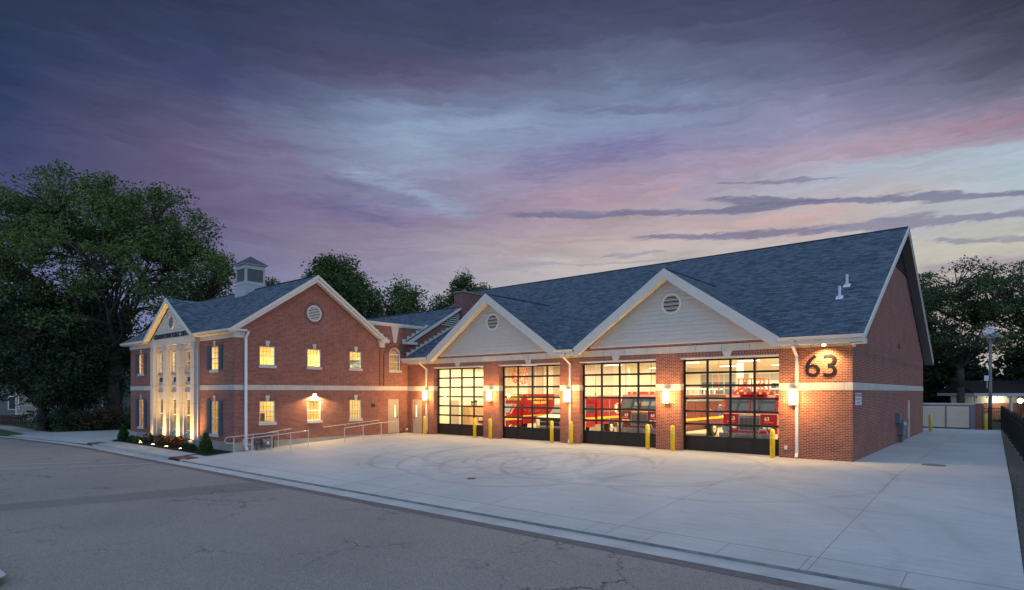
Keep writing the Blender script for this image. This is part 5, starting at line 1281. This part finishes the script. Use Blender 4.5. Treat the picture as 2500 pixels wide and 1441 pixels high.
def brush_truck(loc):
    v = empty('utility_truck', loc); hw = 1.05
    b = MB(); b.prism([(-hw,y,z) for y, z in ((0,.55),(0,1.22),(1.3,1.36),(1.4,1.36),(1.4,.55))], (2*hw,0,0)); b.build('hood', plain('cream_paint', (.62,.55,.42), .3, amt=.03), v)
    b = MB(); b.prism([(-hw,y,z) for y, z in ((1.4,.55),(1.4,1.38),(1.95,1.95),(2.1,2.0),(3.3,2.0),(3.3,.55))], (2*hw,0,0)); b.build('cab', M_red, v)
    b = MB(); b.prism([(-.9,1.42,1.42),(.9,1.42,1.42),(.84,1.90,1.92),(-.84,1.90,1.92)], (0,-.03,.02)); b.build('windshield', M_windshield, v)
    b = MB()
    for s_ in (-1, 1): b.prism([(s_*hw,1.75,1.42),(s_*hw,2.5,1.42),(s_*hw,2.5,1.90),(s_*hw,2.1,1.90)], (s_*.01,0,0)); b.prism([(s_*hw,2.6,1.42),(s_*hw,3.2,1.42),(s_*hw,3.2,1.90),(s_*hw,2.6,1.90)], (s_*.01,0,0))
    b.build('side_window', M_windshield, v)
    b = MB(); b.box(-.72,.72,-.03,0,.72,1.18); gr = b.build('grille', M_dark, v); b = MB(); b.box(-.72,.72,-.045,-.03,.93,.97); b.box(-.03,.03,-.045,-.03,.74,1.16); b.build('grille_bar', M_chrome, gr)
    for s_ in (-1, 1):
        b = MB(); b.box(s_*.88-.14,s_*.88+.14,-.03,0,.72,1.16); b.build('headlight', M_chrome, v)
    b = MB(); b.box(-hw,hw,-.22,-.04,.45,.66); b.box(-.9,-.84,-.24,-.2,.45,1.0); b.box(.84,.9,-.24,-.2,.45,1.0); b.build('bumper', M_chrome, v)
    b = MB(); b.box(-hw-.05,hw+.05,3.5,6.4,.7,2.45); bd = b.build('body', M_red, v); b = MB(); b.box(-hw-.06,hw+.06,3.5,6.4,2.45,2.52); b.box(hw+.05,hw+.07,3.7,6.2,1.5,1.54); b.box(hw+.05,hw+.07,4.9,4.94,.8,2.4); b.build('trim_strip', M_chrome, bd)
    b = MB(); b.box(hw+.052,hw+.06,3.5,6.4,1.04,1.18); b.box(hw,hw+.006,1.4,3.3,1.04,1.16); b.build('stripe', M_stripe, v)
    wheel(v, hw, .95, .42, .25); wheel(v, -hw, .95, .42, .25); wheel(v, hw+.06, 5.2, .42, .3); wheel(v, -hw-.06, 5.2, .42, .3)
    b = MB(); b.box(-.5,.5,2.2,2.4,2.0,2.12); b.build('light_bar', mat('light_bar_red', (.55,.05,.03), .25), v)
    tag(v, 'red utility truck with black grille and pale hood behind the second glass door', 'truck')
brush_truck((-16.35,2.3,0))

# ------------------------------------------------------------------ fence, enclosure, siren pole
fe = empty('picket_fence', (0,0,0))
fa, fb = Vector((5.62,-7.0,0)), Vector((4.05,31.6,0)); Lf = (fb-fa).length; fd = (fb-fa)/Lf
b = MB(); n = int(Lf/.115)
for i in range(n):
    p = fa+fd*(i*.115); zb = g(p.y) if p.y < -3.5 else 0; b.box(p.x-.009,p.x+.009,p.y-.009,p.y+.009,zb+.06,zb+1.62)
o = b.build('pickets', M_dark, fe); o['kind'] = 'stuff'
for z in (.16,1.30,1.52):
    b = MB(); b.prism([tuple(fa+Vector((-.015,0,z+g(fa.y)))), tuple(fa+Vector((.015,0,z+g(fa.y)))), tuple(fa+Vector((.015,0,z+.035+g(fa.y)))), tuple(fa+Vector((-.015,0,z+.035+g(fa.y))))], tuple(Vector((fd.x*3.5,fd.y*3.5,-g(fa.y)))))
    q = fa+fd*3.5; b.prism([tuple(q+Vector((-.015,0,z))), tuple(q+Vector((.015,0,z))), tuple(q+Vector((.015,0,z+.035))), tuple(q+Vector((-.015,0,z+.035)))], tuple(fd*(Lf-3.5))); b.build('rail', M_dark, fe)
k = 0.0
while k < Lf:
    p = fa+fd*k; zb = g(p.y) if p.y < -3.5 else 0; c = MB(); c.box(p.x-.03,p.x+.03,p.y-.03,p.y+.03,zb-.05,zb+1.70); c.box(p.x-.038,p.x+.038,p.y-.038,p.y+.038,zb+1.70,zb+1.73); c.build('post', M_dark, fe); k += 2.4
tag(fe, 'long black metal picket fence along the right side of the drive', 'fence')
fg = empty('fence_return', (0,0,0)); b = MB()
for i in range(11): x = 3.02+i*.1; b.box(x-.009,x+.009,29.68,29.70,.06,1.62)
b.build('pickets', M_dark, fg); b = MB()
for z in (.16,1.30,1.52): b.box(3.0,4.1,29.67,29.71,z,z+.035)
b.build('rail', M_dark, fg); c = MB(); c.box(2.97,3.03,29.66,29.72,0,1.7); c.box(4.07,4.13,29.66,29.72,0,1.7); c.build('post', M_dark, fg)
tag(fg, 'short black picket fence panel between the enclosure pier and the siren pole', 'fence')
en = empty('trash_enclosure', (0,28.8,0))
b = MB(); b.box(2.62,3.0,-.05,.9,-.05,1.88); b.build('brick_pier', M_brick, en)
b = MB(); b.box(-4.5,2.9,-.02,.25,1.80,1.90); b.box(2.55,3.06,-.12,.95,1.88,1.93); b.build('top_rail', M_trim, en)
b = MB(); b.box(-4.5,2.6,-.0,.2,1.70,1.80); b.box(2.36,2.58,-.03,.1,0,1.80); b.box(-4.5,3,3.2,3.4,0,1.8); b.box(-4.5,-4.3,0,3.2,0,1.8); b.build('frame', plain('steel_frame_grey', (.20,.20,.20), .6), en)
for x0, x1 in ((-3.0,-.62),(-.55,.86),(.93,2.30)):
    b = MB()
    for k in range(8): b.add([(x0,-.045,.12+k*.195),(x1,-.045,.12+k*.195),(x1,-.03,.31+k*.195),(x0,-.03,.31+k*.195),(x0,.02,.12+k*.195),(x1,.02,.12+k*.195),(x1,.02,.31+k*.195),(x0,.02,.31+k*.195)], [(0,1,2,3),(0,4,5,1),(3,2,6,7),(1,5,6,2),(0,3,7,4),(4,7,6,5)])
    gt = b.build('gate', plain('gate_siding', (.66,.53,.40), .7, amt=.06), en)
    b = MB(); b.box(x1-.03,x1+.03,-.06,.03,.02,1.7); b.box(x0,x1,-.02,.03,.05,.12); b.build('gate_frame', M_grey, gt)
tag(en, 'trash enclosure with cream boarded gates and a brick pier at the end of the drive', 'enclosure')
sp = empty('siren_pole', (3.45,30.0,0))
b = MB(); b.cyl((0,0,-.2),(.0,0,6.6),.15,.10,12); b.build('pole', plain('weathered_wood', (.20,.18,.17), .9, amt=.3, scale=4), sp, smooth=True)
b = MB(); b.box(-.26,.26,-.26,.26,7.0,7.42); b.lathe((0,0,7.42), [(.40,0),(.38,.05),(.05,.13)], 4); b.build('siren_housing', M_white_metal, sp)
for a in (20, 95, 160, 215, 290, 340):
    a = R(a); c = MB(); c.cyl((.12*math.cos(a),.12*math.sin(a),6.93),(.62*math.cos(a),.62*math.sin(a),6.93+.05*math.sin(a)),.07,.18,12,caps=False); c.cyl((.12*math.cos(a),.12*math.sin(a),6.93),(.50*math.cos(a),.50*math.sin(a),6.93),.06,.12,12); c.build('horn', plain('horn_paint', (.45,.42,.38), .6), sp)
b = MB(); b.box(-.2,.2,-.2,.2,6.68,6.86)
for s_ in (-1, 1): b.cyl((s_*.3,0,6.68),(s_*.1,0,6.3),.02,.02,6); b.cyl((0,s_*.3,6.68),(0,s_*.1,6.3),.02,.02,6)
b.box(-.3,.3,-.02,.02,6.64,6.68); b.box(-.02,.02,-.3,.3,6.64,6.68); b.build('bracket', MATS['horn_paint'], sp)
b = MB(); b.box(-.38,-.1,-.28,-.1,3.55,3.95); b.cyl((-.2,-.18,3.0),(-.2,-.18,3.55),.02,.02,6); b.build('control_box', M_white_metal, sp)
sp.scale = (.9,.9,1)
tag(sp, 'tall wooden pole carrying a multi-horn warning siren beyond the trash enclosure', 'siren pole')
# pavilion and globe lamp behind the fence
pv = empty('pavilion', (6.0,51,-.1)); pv.rotation_euler = (0,0,R(38))
b = MB(); b.box(-5.5,9,-.2,5.2,2.45,2.72); b.build('roof_slab', plain('fascia_white', (.5,.5,.52), .6), pv)
b = MB(); b.prism([(-5.5,-.2,2.73),(-5.5,5.2,2.73),(-5.5,2.5,4.0)], (14.5,0,0)); b.build('roof', plain('brown_roof', (.035,.028,.026), .9), pv)
for x in (-5.2,-1.8,1.8,5.2,8.7):
    b = MB(); b.box(x-.09,x+.09,0,.18,0,2.45); b.build('post', M_white, pv)
b = MB(); b.box(-5.4,8.9,3.2,3.4,0,2.45); b.build('rear_wall', M_brick, pv)
b = MB(); b.box(-5.4,8.9,3.17,3.2,1.7,2.4); b.build('lit_panel', M_white, pv)
b = MB(); 
for k in range(14): x = -5.2+k*1.0; b.box(x,x+.06,-.05,.0,2.2,2.45)
b.build('bracket', M_dark, pv)
tag(pv, 'low open shelter with white posts and lit ceiling beyond the black fence', 'shelter')
for x in (3.4, 6.6): point((x+.4, 52+(x-3)*.8, 2.1), 110, (1,.88,.55), .1)
gl_ = empty('globe_lamp', (5.9,40.6,0)); gl_.location = (5.15,32.6,0)
b = MB(); b.cyl((0,0,0),(0,0,1.9),.05,.04,10); b.build('post', M_dark, gl_); b = MB(); b.sphere((0,0,2.08), .17, 14, 10); b.build('globe', lamp_mat('globe_glow', (1,.88,.55), 25), gl_, smooth=True)
tag(gl_, 'glaring white globe lamp on a short post beyond the black fence', 'lamp post')
point((5.15,32.35,2.08), 60, (1,.85,.5), .17)

# ------------------------------------------------------------------ neighbour's house on the left
nh = empty('porch_house', (-76,-8.5,-.4)); nh.rotation_euler = (0,0,R(48))
b = MB(); b.box(-14,7,0,9,0,6.2)
nw = b.build('wall', plain('pale_siding_house', (.13,.145,.15), .8, amt=.08), nh)
b = MB(); b.prism([(-14.5,-.5,6.2),(-14.5,9.5,6.2),(-14.5,4.5,9.6)], (22,0,0)); b.build('roof', mat('house_roof', (.03,.03,.035), .9), nh)
for x in (-12,-9.3,-6,-3.8,3.6,5.6):
    for z in (1.2,4.2):
        b = MB(); b.box(x-.55,x+.55,-.05,.0,z,z+1.5); f_ = b.build('window', M_white, nh); b = MB(); b.box(x-.42,x+.42,-.06,-.051,z+.1,z+1.4); b.build('pane', M_windshield, f_)
b = MB(); b.box(-2.2,2.2,-2.4,0,.75,.9); b.box(-2.2,2.2,-2.5,0,3.1,3.35); pc = b.build('porch', M_white, nh)
b = MB()
for x in (-2.1,0,2.1): b.box(x-.08,x+.08,-2.4,-2.25,.9,3.1)
for k in range(30): x = -2.05+k*.14; b.box(x-.02,x+.02,-2.38,-2.34,.95,1.7)
b.box(-2.1,2.1,-2.40,-2.32,1.7,1.78); b.build('railing', M_white, pc)
b = MB()
for k in range(-2, 26):
    x = -2.1+k*.2; 
    b.add([(x,-2.40,0),(x+.05,-2.40,0),(x+.75,-2.40,.72),(x+.70,-2.40,.72)], [(0,1,2,3)]); b.add([(x+.7,-2.39,0),(x+.75,-2.39,0),(x+.05,-2.39,.72),(x,-2.39,.72)], [(0,1,2,3)])
b.build('lattice', M_white, pc)
tag(nh, 'pale sided house with a white railed porch behind the dark trees', 'house')
point((-76.3,-11.3,2.2), 26, (1,.75,.25), .2)
bf = empty('brown_fence', (-66.5,-13.6,-.45)); b = MB()
for k in range(34): b.box(-4.2+k*.16,-4.2+k*.16+.11,-.015,.015,.05,1.05)
b.box(-4.2,1.3,.015,.05,.25,.32); b.box(-4.2,1.3,.015,.05,.8,.87); b.build('boards', plain('brown_boards', (.075,.045,.04), .9), bf); c = MB(); c.box(-5.0,-4.25,-.25,.25,0,1.1); c.build('stone_post', plain('post_stone', (.15,.13,.11), .9), bf)
bf.rotation_euler = (0,0,R(48)); tag(bf, 'low brown board fence with a stone post in front of the porch house', 'fence')

# ------------------------------------------------------------------ trees
def leaves(centres, radii, per, size, name, m, parent, flat=.8, seed=1, droop=0):
    r = np.random.default_rng(seed)
    C_ = np.repeat(np.asarray(centres, float), per, axis=0); Rr = np.repeat(np.asarray(radii, float), per)
    n = len(C_); dirs = r.normal(size=(n, 3)); dirs /= np.linalg.norm(dirs, axis=1)[:, None]
    rad = Rr*r.random(n)**.45
    P = C_+dirs*rad[:, None]*np.array([1, 1, flat])
    a = r.normal(size=(n, 3)); a[:, 2] *= .6; a /= np.linalg.norm(a, axis=1)[:, None]
    bq = r.normal(size=(n, 3)); bq -= (a*bq).sum(1)[:, None]*a; bq /= np.linalg.norm(bq, axis=1)[:, None]
    s_ = size*(.55+.9*r.random(n))[:, None]
    V = np.stack([P-a*s_, P-bq*s_*.55, P+a*s_, P+bq*s_*.55], 1).reshape(-1, 3)
    me = bpy.data.meshes.new(name); me.vertices.add(4*n); me.vertices.foreach_set('co', V.ravel())
    me.loops.add(4*n); me.loops.foreach_set('vertex_index', np.arange(4*n)); me.polygons.add(n)
    me.polygons.foreach_set('loop_start', np.arange(n)*4); me.polygons.foreach_set('loop_total', np.full(n, 4)); me.update(calc_edges=True); me.materials.append(m)
    o = bpy.data.objects.new(name, me); col.objects.link(o); o.parent = parent; return o
def tree(name, loc, lobes, fork, trunk_r, n_clusters, per, size, m, label, seed=1, cl_r=1.1, flat=.8, shell=.45, nlimb=9, group=None, lean=(0,0), zmin=None, cat='tree'):
    """lobes: list of (dx,dy,z,rx,ry,rz) ellipsoids that make the crown"""
    r = np.random.default_rng(seed); t = empty(name, loc)
    vol = np.array([l[3]*l[4]*l[5] for l in lobes]); vol = vol**.72; vol /= vol.sum()
    cs = []
    for i in range(n_clusters):
        l = lobes[r.choice(len(lobes), p=vol)]; dd = r.normal(size=3); dd /= np.linalg.norm(dd); q = shell+(1-shell)*r.random()**.6
        q *= .90+.17*math.sin(5*dd[0]+4*dd[1]+seed)*math.cos(6*dd[2]+seed*2)
        cs.append((l[0]+dd[0]*l[3]*q, l[1]+dd[1]*l[4]*q, l[2]+dd[2]*l[5]*q))
    cs = np.array(cs)
    if zmin is not None: cs = cs[(cs[:, 2] > zmin+r.normal(size=len(cs))*1.6)]
    rad = cl_r*(.6+.8*r.random(len(cs)))
    leaves(cs, rad, per, size, 'crown', m, t, flat, seed+5)
    b = MB(); f = Vector((lean[0], lean[1], fork))
    b.cyl((0,0,-.6),(0,0,.6),trunk_r*1.5,trunk_r*1.05,12,caps=False); b.cyl((0,0,.6),tuple(f*.55+Vector((0,0,fork*.1))),trunk_r*1.05,trunk_r*.92,12,caps=False); b.cyl(tuple(f*.55+Vector((0,0,fork*.1))),tuple(f),trunk_r*.92,trunk_r*.85,12)
    # limbs: group clusters by direction
    idx = r.choice(len(cs), nlimb, replace=False); ends = cs[idx].copy()
    limbs = []
    for e in ends:
        e = Vector(e)*.82+f*.18; ctrl = f+(e-f)*.45; ctrl.x = f.x+(e.x-f.x)*.28; ctrl.y = f.y+(e.y-f.y)*.28; ctrl.z = f.z+(e.z-f.z)*.55
        pts = [f*(1-u)**2+ctrl*2*u*(1-u)+e*u*u for u in [k/8 for k in range(9)]]
        pts = [p+Vector(r.normal(size=3)*.10*min(k, 3)) for k, p in enumerate(pts)]
        r0 = trunk_r*(.20+.14*r.random())
        for k in range(8): b.cyl(tuple(pts[k]), tuple(pts[k+1]), r0*(1-k/9), r0*(1-(k+1)/9), 7, caps=False)
        limbs.append(pts)
    LP = [(p, li, k) for li, pts in enumerate(limbs) for k, p in enumerate(pts) if k >= 2]
    LA = np.array([tuple(p) for p, _, _ in LP])
    for c in cs:
        dd = np.linalg.norm(LA-c, axis=1)+.35*np.maximum(0, LA[:, 2]-c[2]+.5)*2
        j = int(dd.argmin()); p = Vector(LA[j]); c_ = Vector(c); md = (p+c_)/2; md.z += .15*(c_-p).length*.5
        r1 = .035+.012*(c_-p).length; b.cyl(tuple(p), tuple(md), r1, r1*.7, 4, caps=False); b.cyl(tuple(md), tuple(c_), r1*.7, .015, 4, caps=False)
    b.build('trunk', M_bark, t, smooth=True)
    tag(t, label, cat, group); return t
G_L = -.5
# big elm: wide vase crown
elm = tree('elm_tree', (-56.1,-8.5,G_L), [(-.7,-.6,11.2,8.9,8.6,8.6),(-5,-4.4,13.4,7,6.4,6.0),(3.2,2.8,12.6,5.2,5.0,4.8),(4.9,4.2,12.4,3.4,3.2,3.2),(-7,-6,10.5,4,4,3.4),(-2,-1.6,17.6,5,5,3.4),(2.5,2,16.6,4.4,4.4,3.2)],
     5.4, .60, 1120, 100, .11, M_leaf_elm, 'huge spreading elm with many rising limbs behind the left end of the brick wing', seed=3, cl_r=1.0, nlimb=30, shell=.68, zmin=10.2); elm.scale = (1.11,1.11,1.09)
dm = tree('dark_maple_tree', (-58.0,-10.8,-.5), [(0,0,6.6,3.4,3.4,3.8),(-.4,-.3,3.6,3.2,3.2,2.4),(-2.2,-1.6,5.0,2.8,2.8,2.8),(1.4,1.2,6.2,2.4,2.4,3.0),(-1.6,-.4,3.4,2.4,2.4,2.0),(2,1.6,3.6,1.8,1.8,2.0)], 2.6, .24, 420, 90, .10, M_leaf_dark, 'dark low-hanging tree just left of the elm behind the bushes', seed=8, cl_r=.8, nlimb=8); dm.scale = (1.2,1.2,1.2)
dm = tree('dark_maple_tree', (-58.6,-13.1,-.5), [(0,0,7.5,4.2,4,4.2),(-2,-2,6.0,3.6,3.6,3.8),(1,1,4.6,3.2,3.2,2.8)], 2.8, .3, 420, 90, .11, M_leaf_dark, 'dark tree in front of the porch house at the far left', seed=9, cl_r=.9, nlimb=8); dm.scale = (1.06,1.06,1.06)
tree('dark_maple_tree', (-64.0,-9.0,-.5), [(0,0,9,4.5,4.5,4.5),(2,2,7,4,4,3.5)], 3.6, .34, 330, 80, .13, M_leaf_dark, 'tall dark tree rising between the elm and the porch house', seed=10, cl_r=1.0, nlimb=8)
tree('dark_spruce_tree', (-58.0,-2.5,-.5), [(0,0,3.5,3.4,3.4,3.0),(0,0,6,2.8,2.8,3.0),(1.5,1.5,4,3,3,2.6)], 1.5, .25, 330, 80, .12, M_leaf_dark, 'dense dark tree hugging the base of the elm', seed=12, cl_r=.8, nlimb=6)
tree('back_tree', (-56.5,5.5,0), [(.4,.3,13.2,1.6,1.5,1.5),(0,0,11,2.2,2,1.8)], 6, .3, 90, 80, .13, M_leaf_back, 'leafy tree showing just right of the white cupola', seed=14, nlimb=7)
tree('back_tree', (-47.2,9.0,0), [(-.4,-.3,12.8,3.2,3.1,3.4),(-1.2,-1.0,14.0,2.1,2,2.6),(1.2,1.0,11.2,2.8,2.8,3.0),(-1.0,-.8,9.4,2.8,2.8,2.6)], 6, .4, 340, 90, .13, M_leaf_back, 'big round green tree rising behind the brick gable and link roof', seed=15, nlimb=9)
tree('back_tree', (-44.6,14.6,0), [(.2,.2,11.2,2.3,2.2,3.2),(.2,.2,8.2,2.6,2.6,2.6)], 5, .35, 190, 80, .13, M_leaf_back, 'lighter green tree to the right of the big round tree behind the link roof', seed=16, nlimb=7)
tree('back_tree', (-39.2,17.9,0), [(.1,.1,12.8,1.5,1.4,2.4),(-1.5,-1.3,11.2,1.4,1.4,2.0),(1.6,1.4,12.2,1.2,1.2,1.8)], 6, .3, 170, 70, .11, M_leaf_back, 'thin airy tree showing above the brick chimney', seed=17, cl_r=.8, nlimb=8, shell=.3)
# locust row on the right
for i, (x, y, lobes, lb, sd) in enumerate([
    (.8,46.0,[(0,0,13.2,5.6,5.6,2.2),(-3,-2.4,11,4.5,4.5,2),(2.5,2,10.5,5,5,1.9),(0,0,7.8,5.2,5.2,1.7)],'spreading locust tree with layered branches behind the trash enclosure',31),
    (7.4,52.5,[(0,0,14.6,6.0,6.0,2.4),(-2.5,-2,11.5,5.6,5.6,2),(1.5,1.5,8.5,6,6,2)],'tall locust tree behind the siren pole',32),
    (-5.0,48.0,[(0,0,12.8,5.4,5.4,2.2),(1,1,9.5,5.2,5.2,2.2)],'locust tree partly hidden by the garage gable',33),
    (14.0,56.0,[(0,0,15,6.5,6.5,2.4),(0,0,11,6.2,6.2,2.2)],'locust tree at the far right beyond the fence',34)]):
    tree('locust_tree', (x, y, -.2), lobes, 5.2, .34, 270, 95, .105, M_leaf_loc, lb, seed=sd, cl_r=1.15, flat=.40, nlimb=12, shell=.2, group='locust trees behind the drive')
for i, (x, y, rr, lb) in enumerate([(-2,56,5,'dark undergrowth tree behind the left enclosure gate'),(8,58,5.5,'dark undergrowth tree behind the siren pole and shelter'),(-9,54,5,'dark undergrowth tree behind the garage back corner'),(17,58,5.5,'dark undergrowth tree at the far right beyond the shelter')]):
    tree('undergrowth_tree', (x, y, -.2), [(0,0,5.2,rr,rr,4.2),(1,1,3.4,rr*.9,rr*.9,3)], 2, .2, 210, 60, .24, M_leaf_dark, lb, seed=50+i, cl_r=1.2, nlimb=6, group='dark trees behind the enclosure')
for i, (x, y, rr, h_, mm, lb) in enumerate([(-56.4,-11.4,1.8,1.6,M_leaf_dark,'dark low bush at the left end of the lawn'),(-55.6,-9.4,1.9,1.8,M_leaf_nan,'reddish bush behind the left lawn'),(-55.2,-7.0,1.9,1.5,M_leaf_box,'green bush along the left driveway edge'),(-55.0,-4.4,1.9,1.7,M_leaf_box,'green bush nearest the brick wing along the left driveway'),(-59.5,-12.2,1.7,1.5,M_leaf_dark,'dark bush in front of the white lattice porch')]):
    t = empty('bush', (x, y, -.5)); rgn = np.random.default_rng(70+i); cs = rgn.normal(size=(60, 3))*np.array([rr*.5, rr*.5, h_*.3])+np.array([0, 0, h_*.55]); cs[:, 2] = np.abs(cs[:, 2])
    leaves(cs, np.full(60, .5), 60, .09, 'foliage', mm, t, .8, 80+i)
    b = MB(); 
    for c in cs: b.cyl((c[0]*.15,c[1]*.15,0), tuple(c), .025, .008, 4, caps=False)
    b.build('stems', M_bark, t); tag(t, lb, 'bush', 'bushes along the left drive')
# bed planting
def shrub(x, y, prof, m, label, name, n, size, seed, group, cat='shrub', stems=True):
    t = empty(name, (x, y, -.46)); r = np.random.default_rng(seed)
    zs = r.random(n); ang = r.random(n)*6.283; rr = np.array([np.interp(z, [p[0] for p in prof], [p[1] for p in prof]) for z in zs])*(r.random(n)**.3)
    H_ = prof[-1][2] if len(prof[-1]) > 2 else 1
    cs = np.stack([rr*np.cos(ang), rr*np.sin(ang), zs*H_], 1)
    leaves(cs, np.full(n, .06), 6, size, 'foliage', m, t, 1, seed)
    b = MB(); b.cyl((0,0,-.1),(0,0,H_*.8),.03,.01,6)
    if stems:
        for k in range(10): c = cs[r.integers(n)]; b.cyl((0,0,.02), tuple(c), .012, .004, 4, caps=False)
    b.build('stem', M_bark, t); tag(t, label, cat, group); return t
cone = [(0,.24),(.2,.33),(.5,.27),(.8,.12),(1,.02,1.02)]
shrub(-27.75,-12.7,cone,M_leaf_box,'clipped cone shaped boxwood at the right end of the bed near the handrail','cone_shrub',900,.045,101,'cone shaped boxwoods')
shrub(-39.9,-12.75,cone,M_leaf_box,'clipped cone shaped boxwood at the far left end of the bed','cone_shrub',900,.045,102,'cone shaped boxwoods')
ball = [(0,.2),(.4,.24),(.8,.16),(1,.04,.34)]
for k, (x, y, lb) in enumerate(((-38.9,-12.6,'small round shrub next to the far left cone boxwood'),(-38.2,-12.55,'middle one of three small round shrubs at the left of the bed'),(-37.5,-12.65,'third small round shrub left of the first uplight'),(-30.1,-12.7,'small round shrub just right of the last uplight'),(-29.3,-12.75,'small round shrub beside the right cone boxwood'))):
    shrub(x, y, ball, M_leaf_box, lb, 'round_shrub', 330, .045, 110+k, 'small round shrubs in the bed')
loose = [(0,.12),(.4,.30),(.8,.30),(1,.15,.62)]
for k, (x, lb) in enumerate(((-36.6,'loose reddish shrub in front of the first pilaster'),(-34.5,'loose reddish shrub just right of the second pilaster'),(-33.9,'loose reddish shrub between the second and third pilasters'),(-32.6,'loose reddish shrub just right of the third pilaster'),(-31.9,'loose reddish shrub left of the last uplight'))):
    shrub(x, -12.42, loose, M_leaf_nan, lb, 'nandina_shrub', 120, .045, 120+k, 'loose reddish shrubs in the bed')
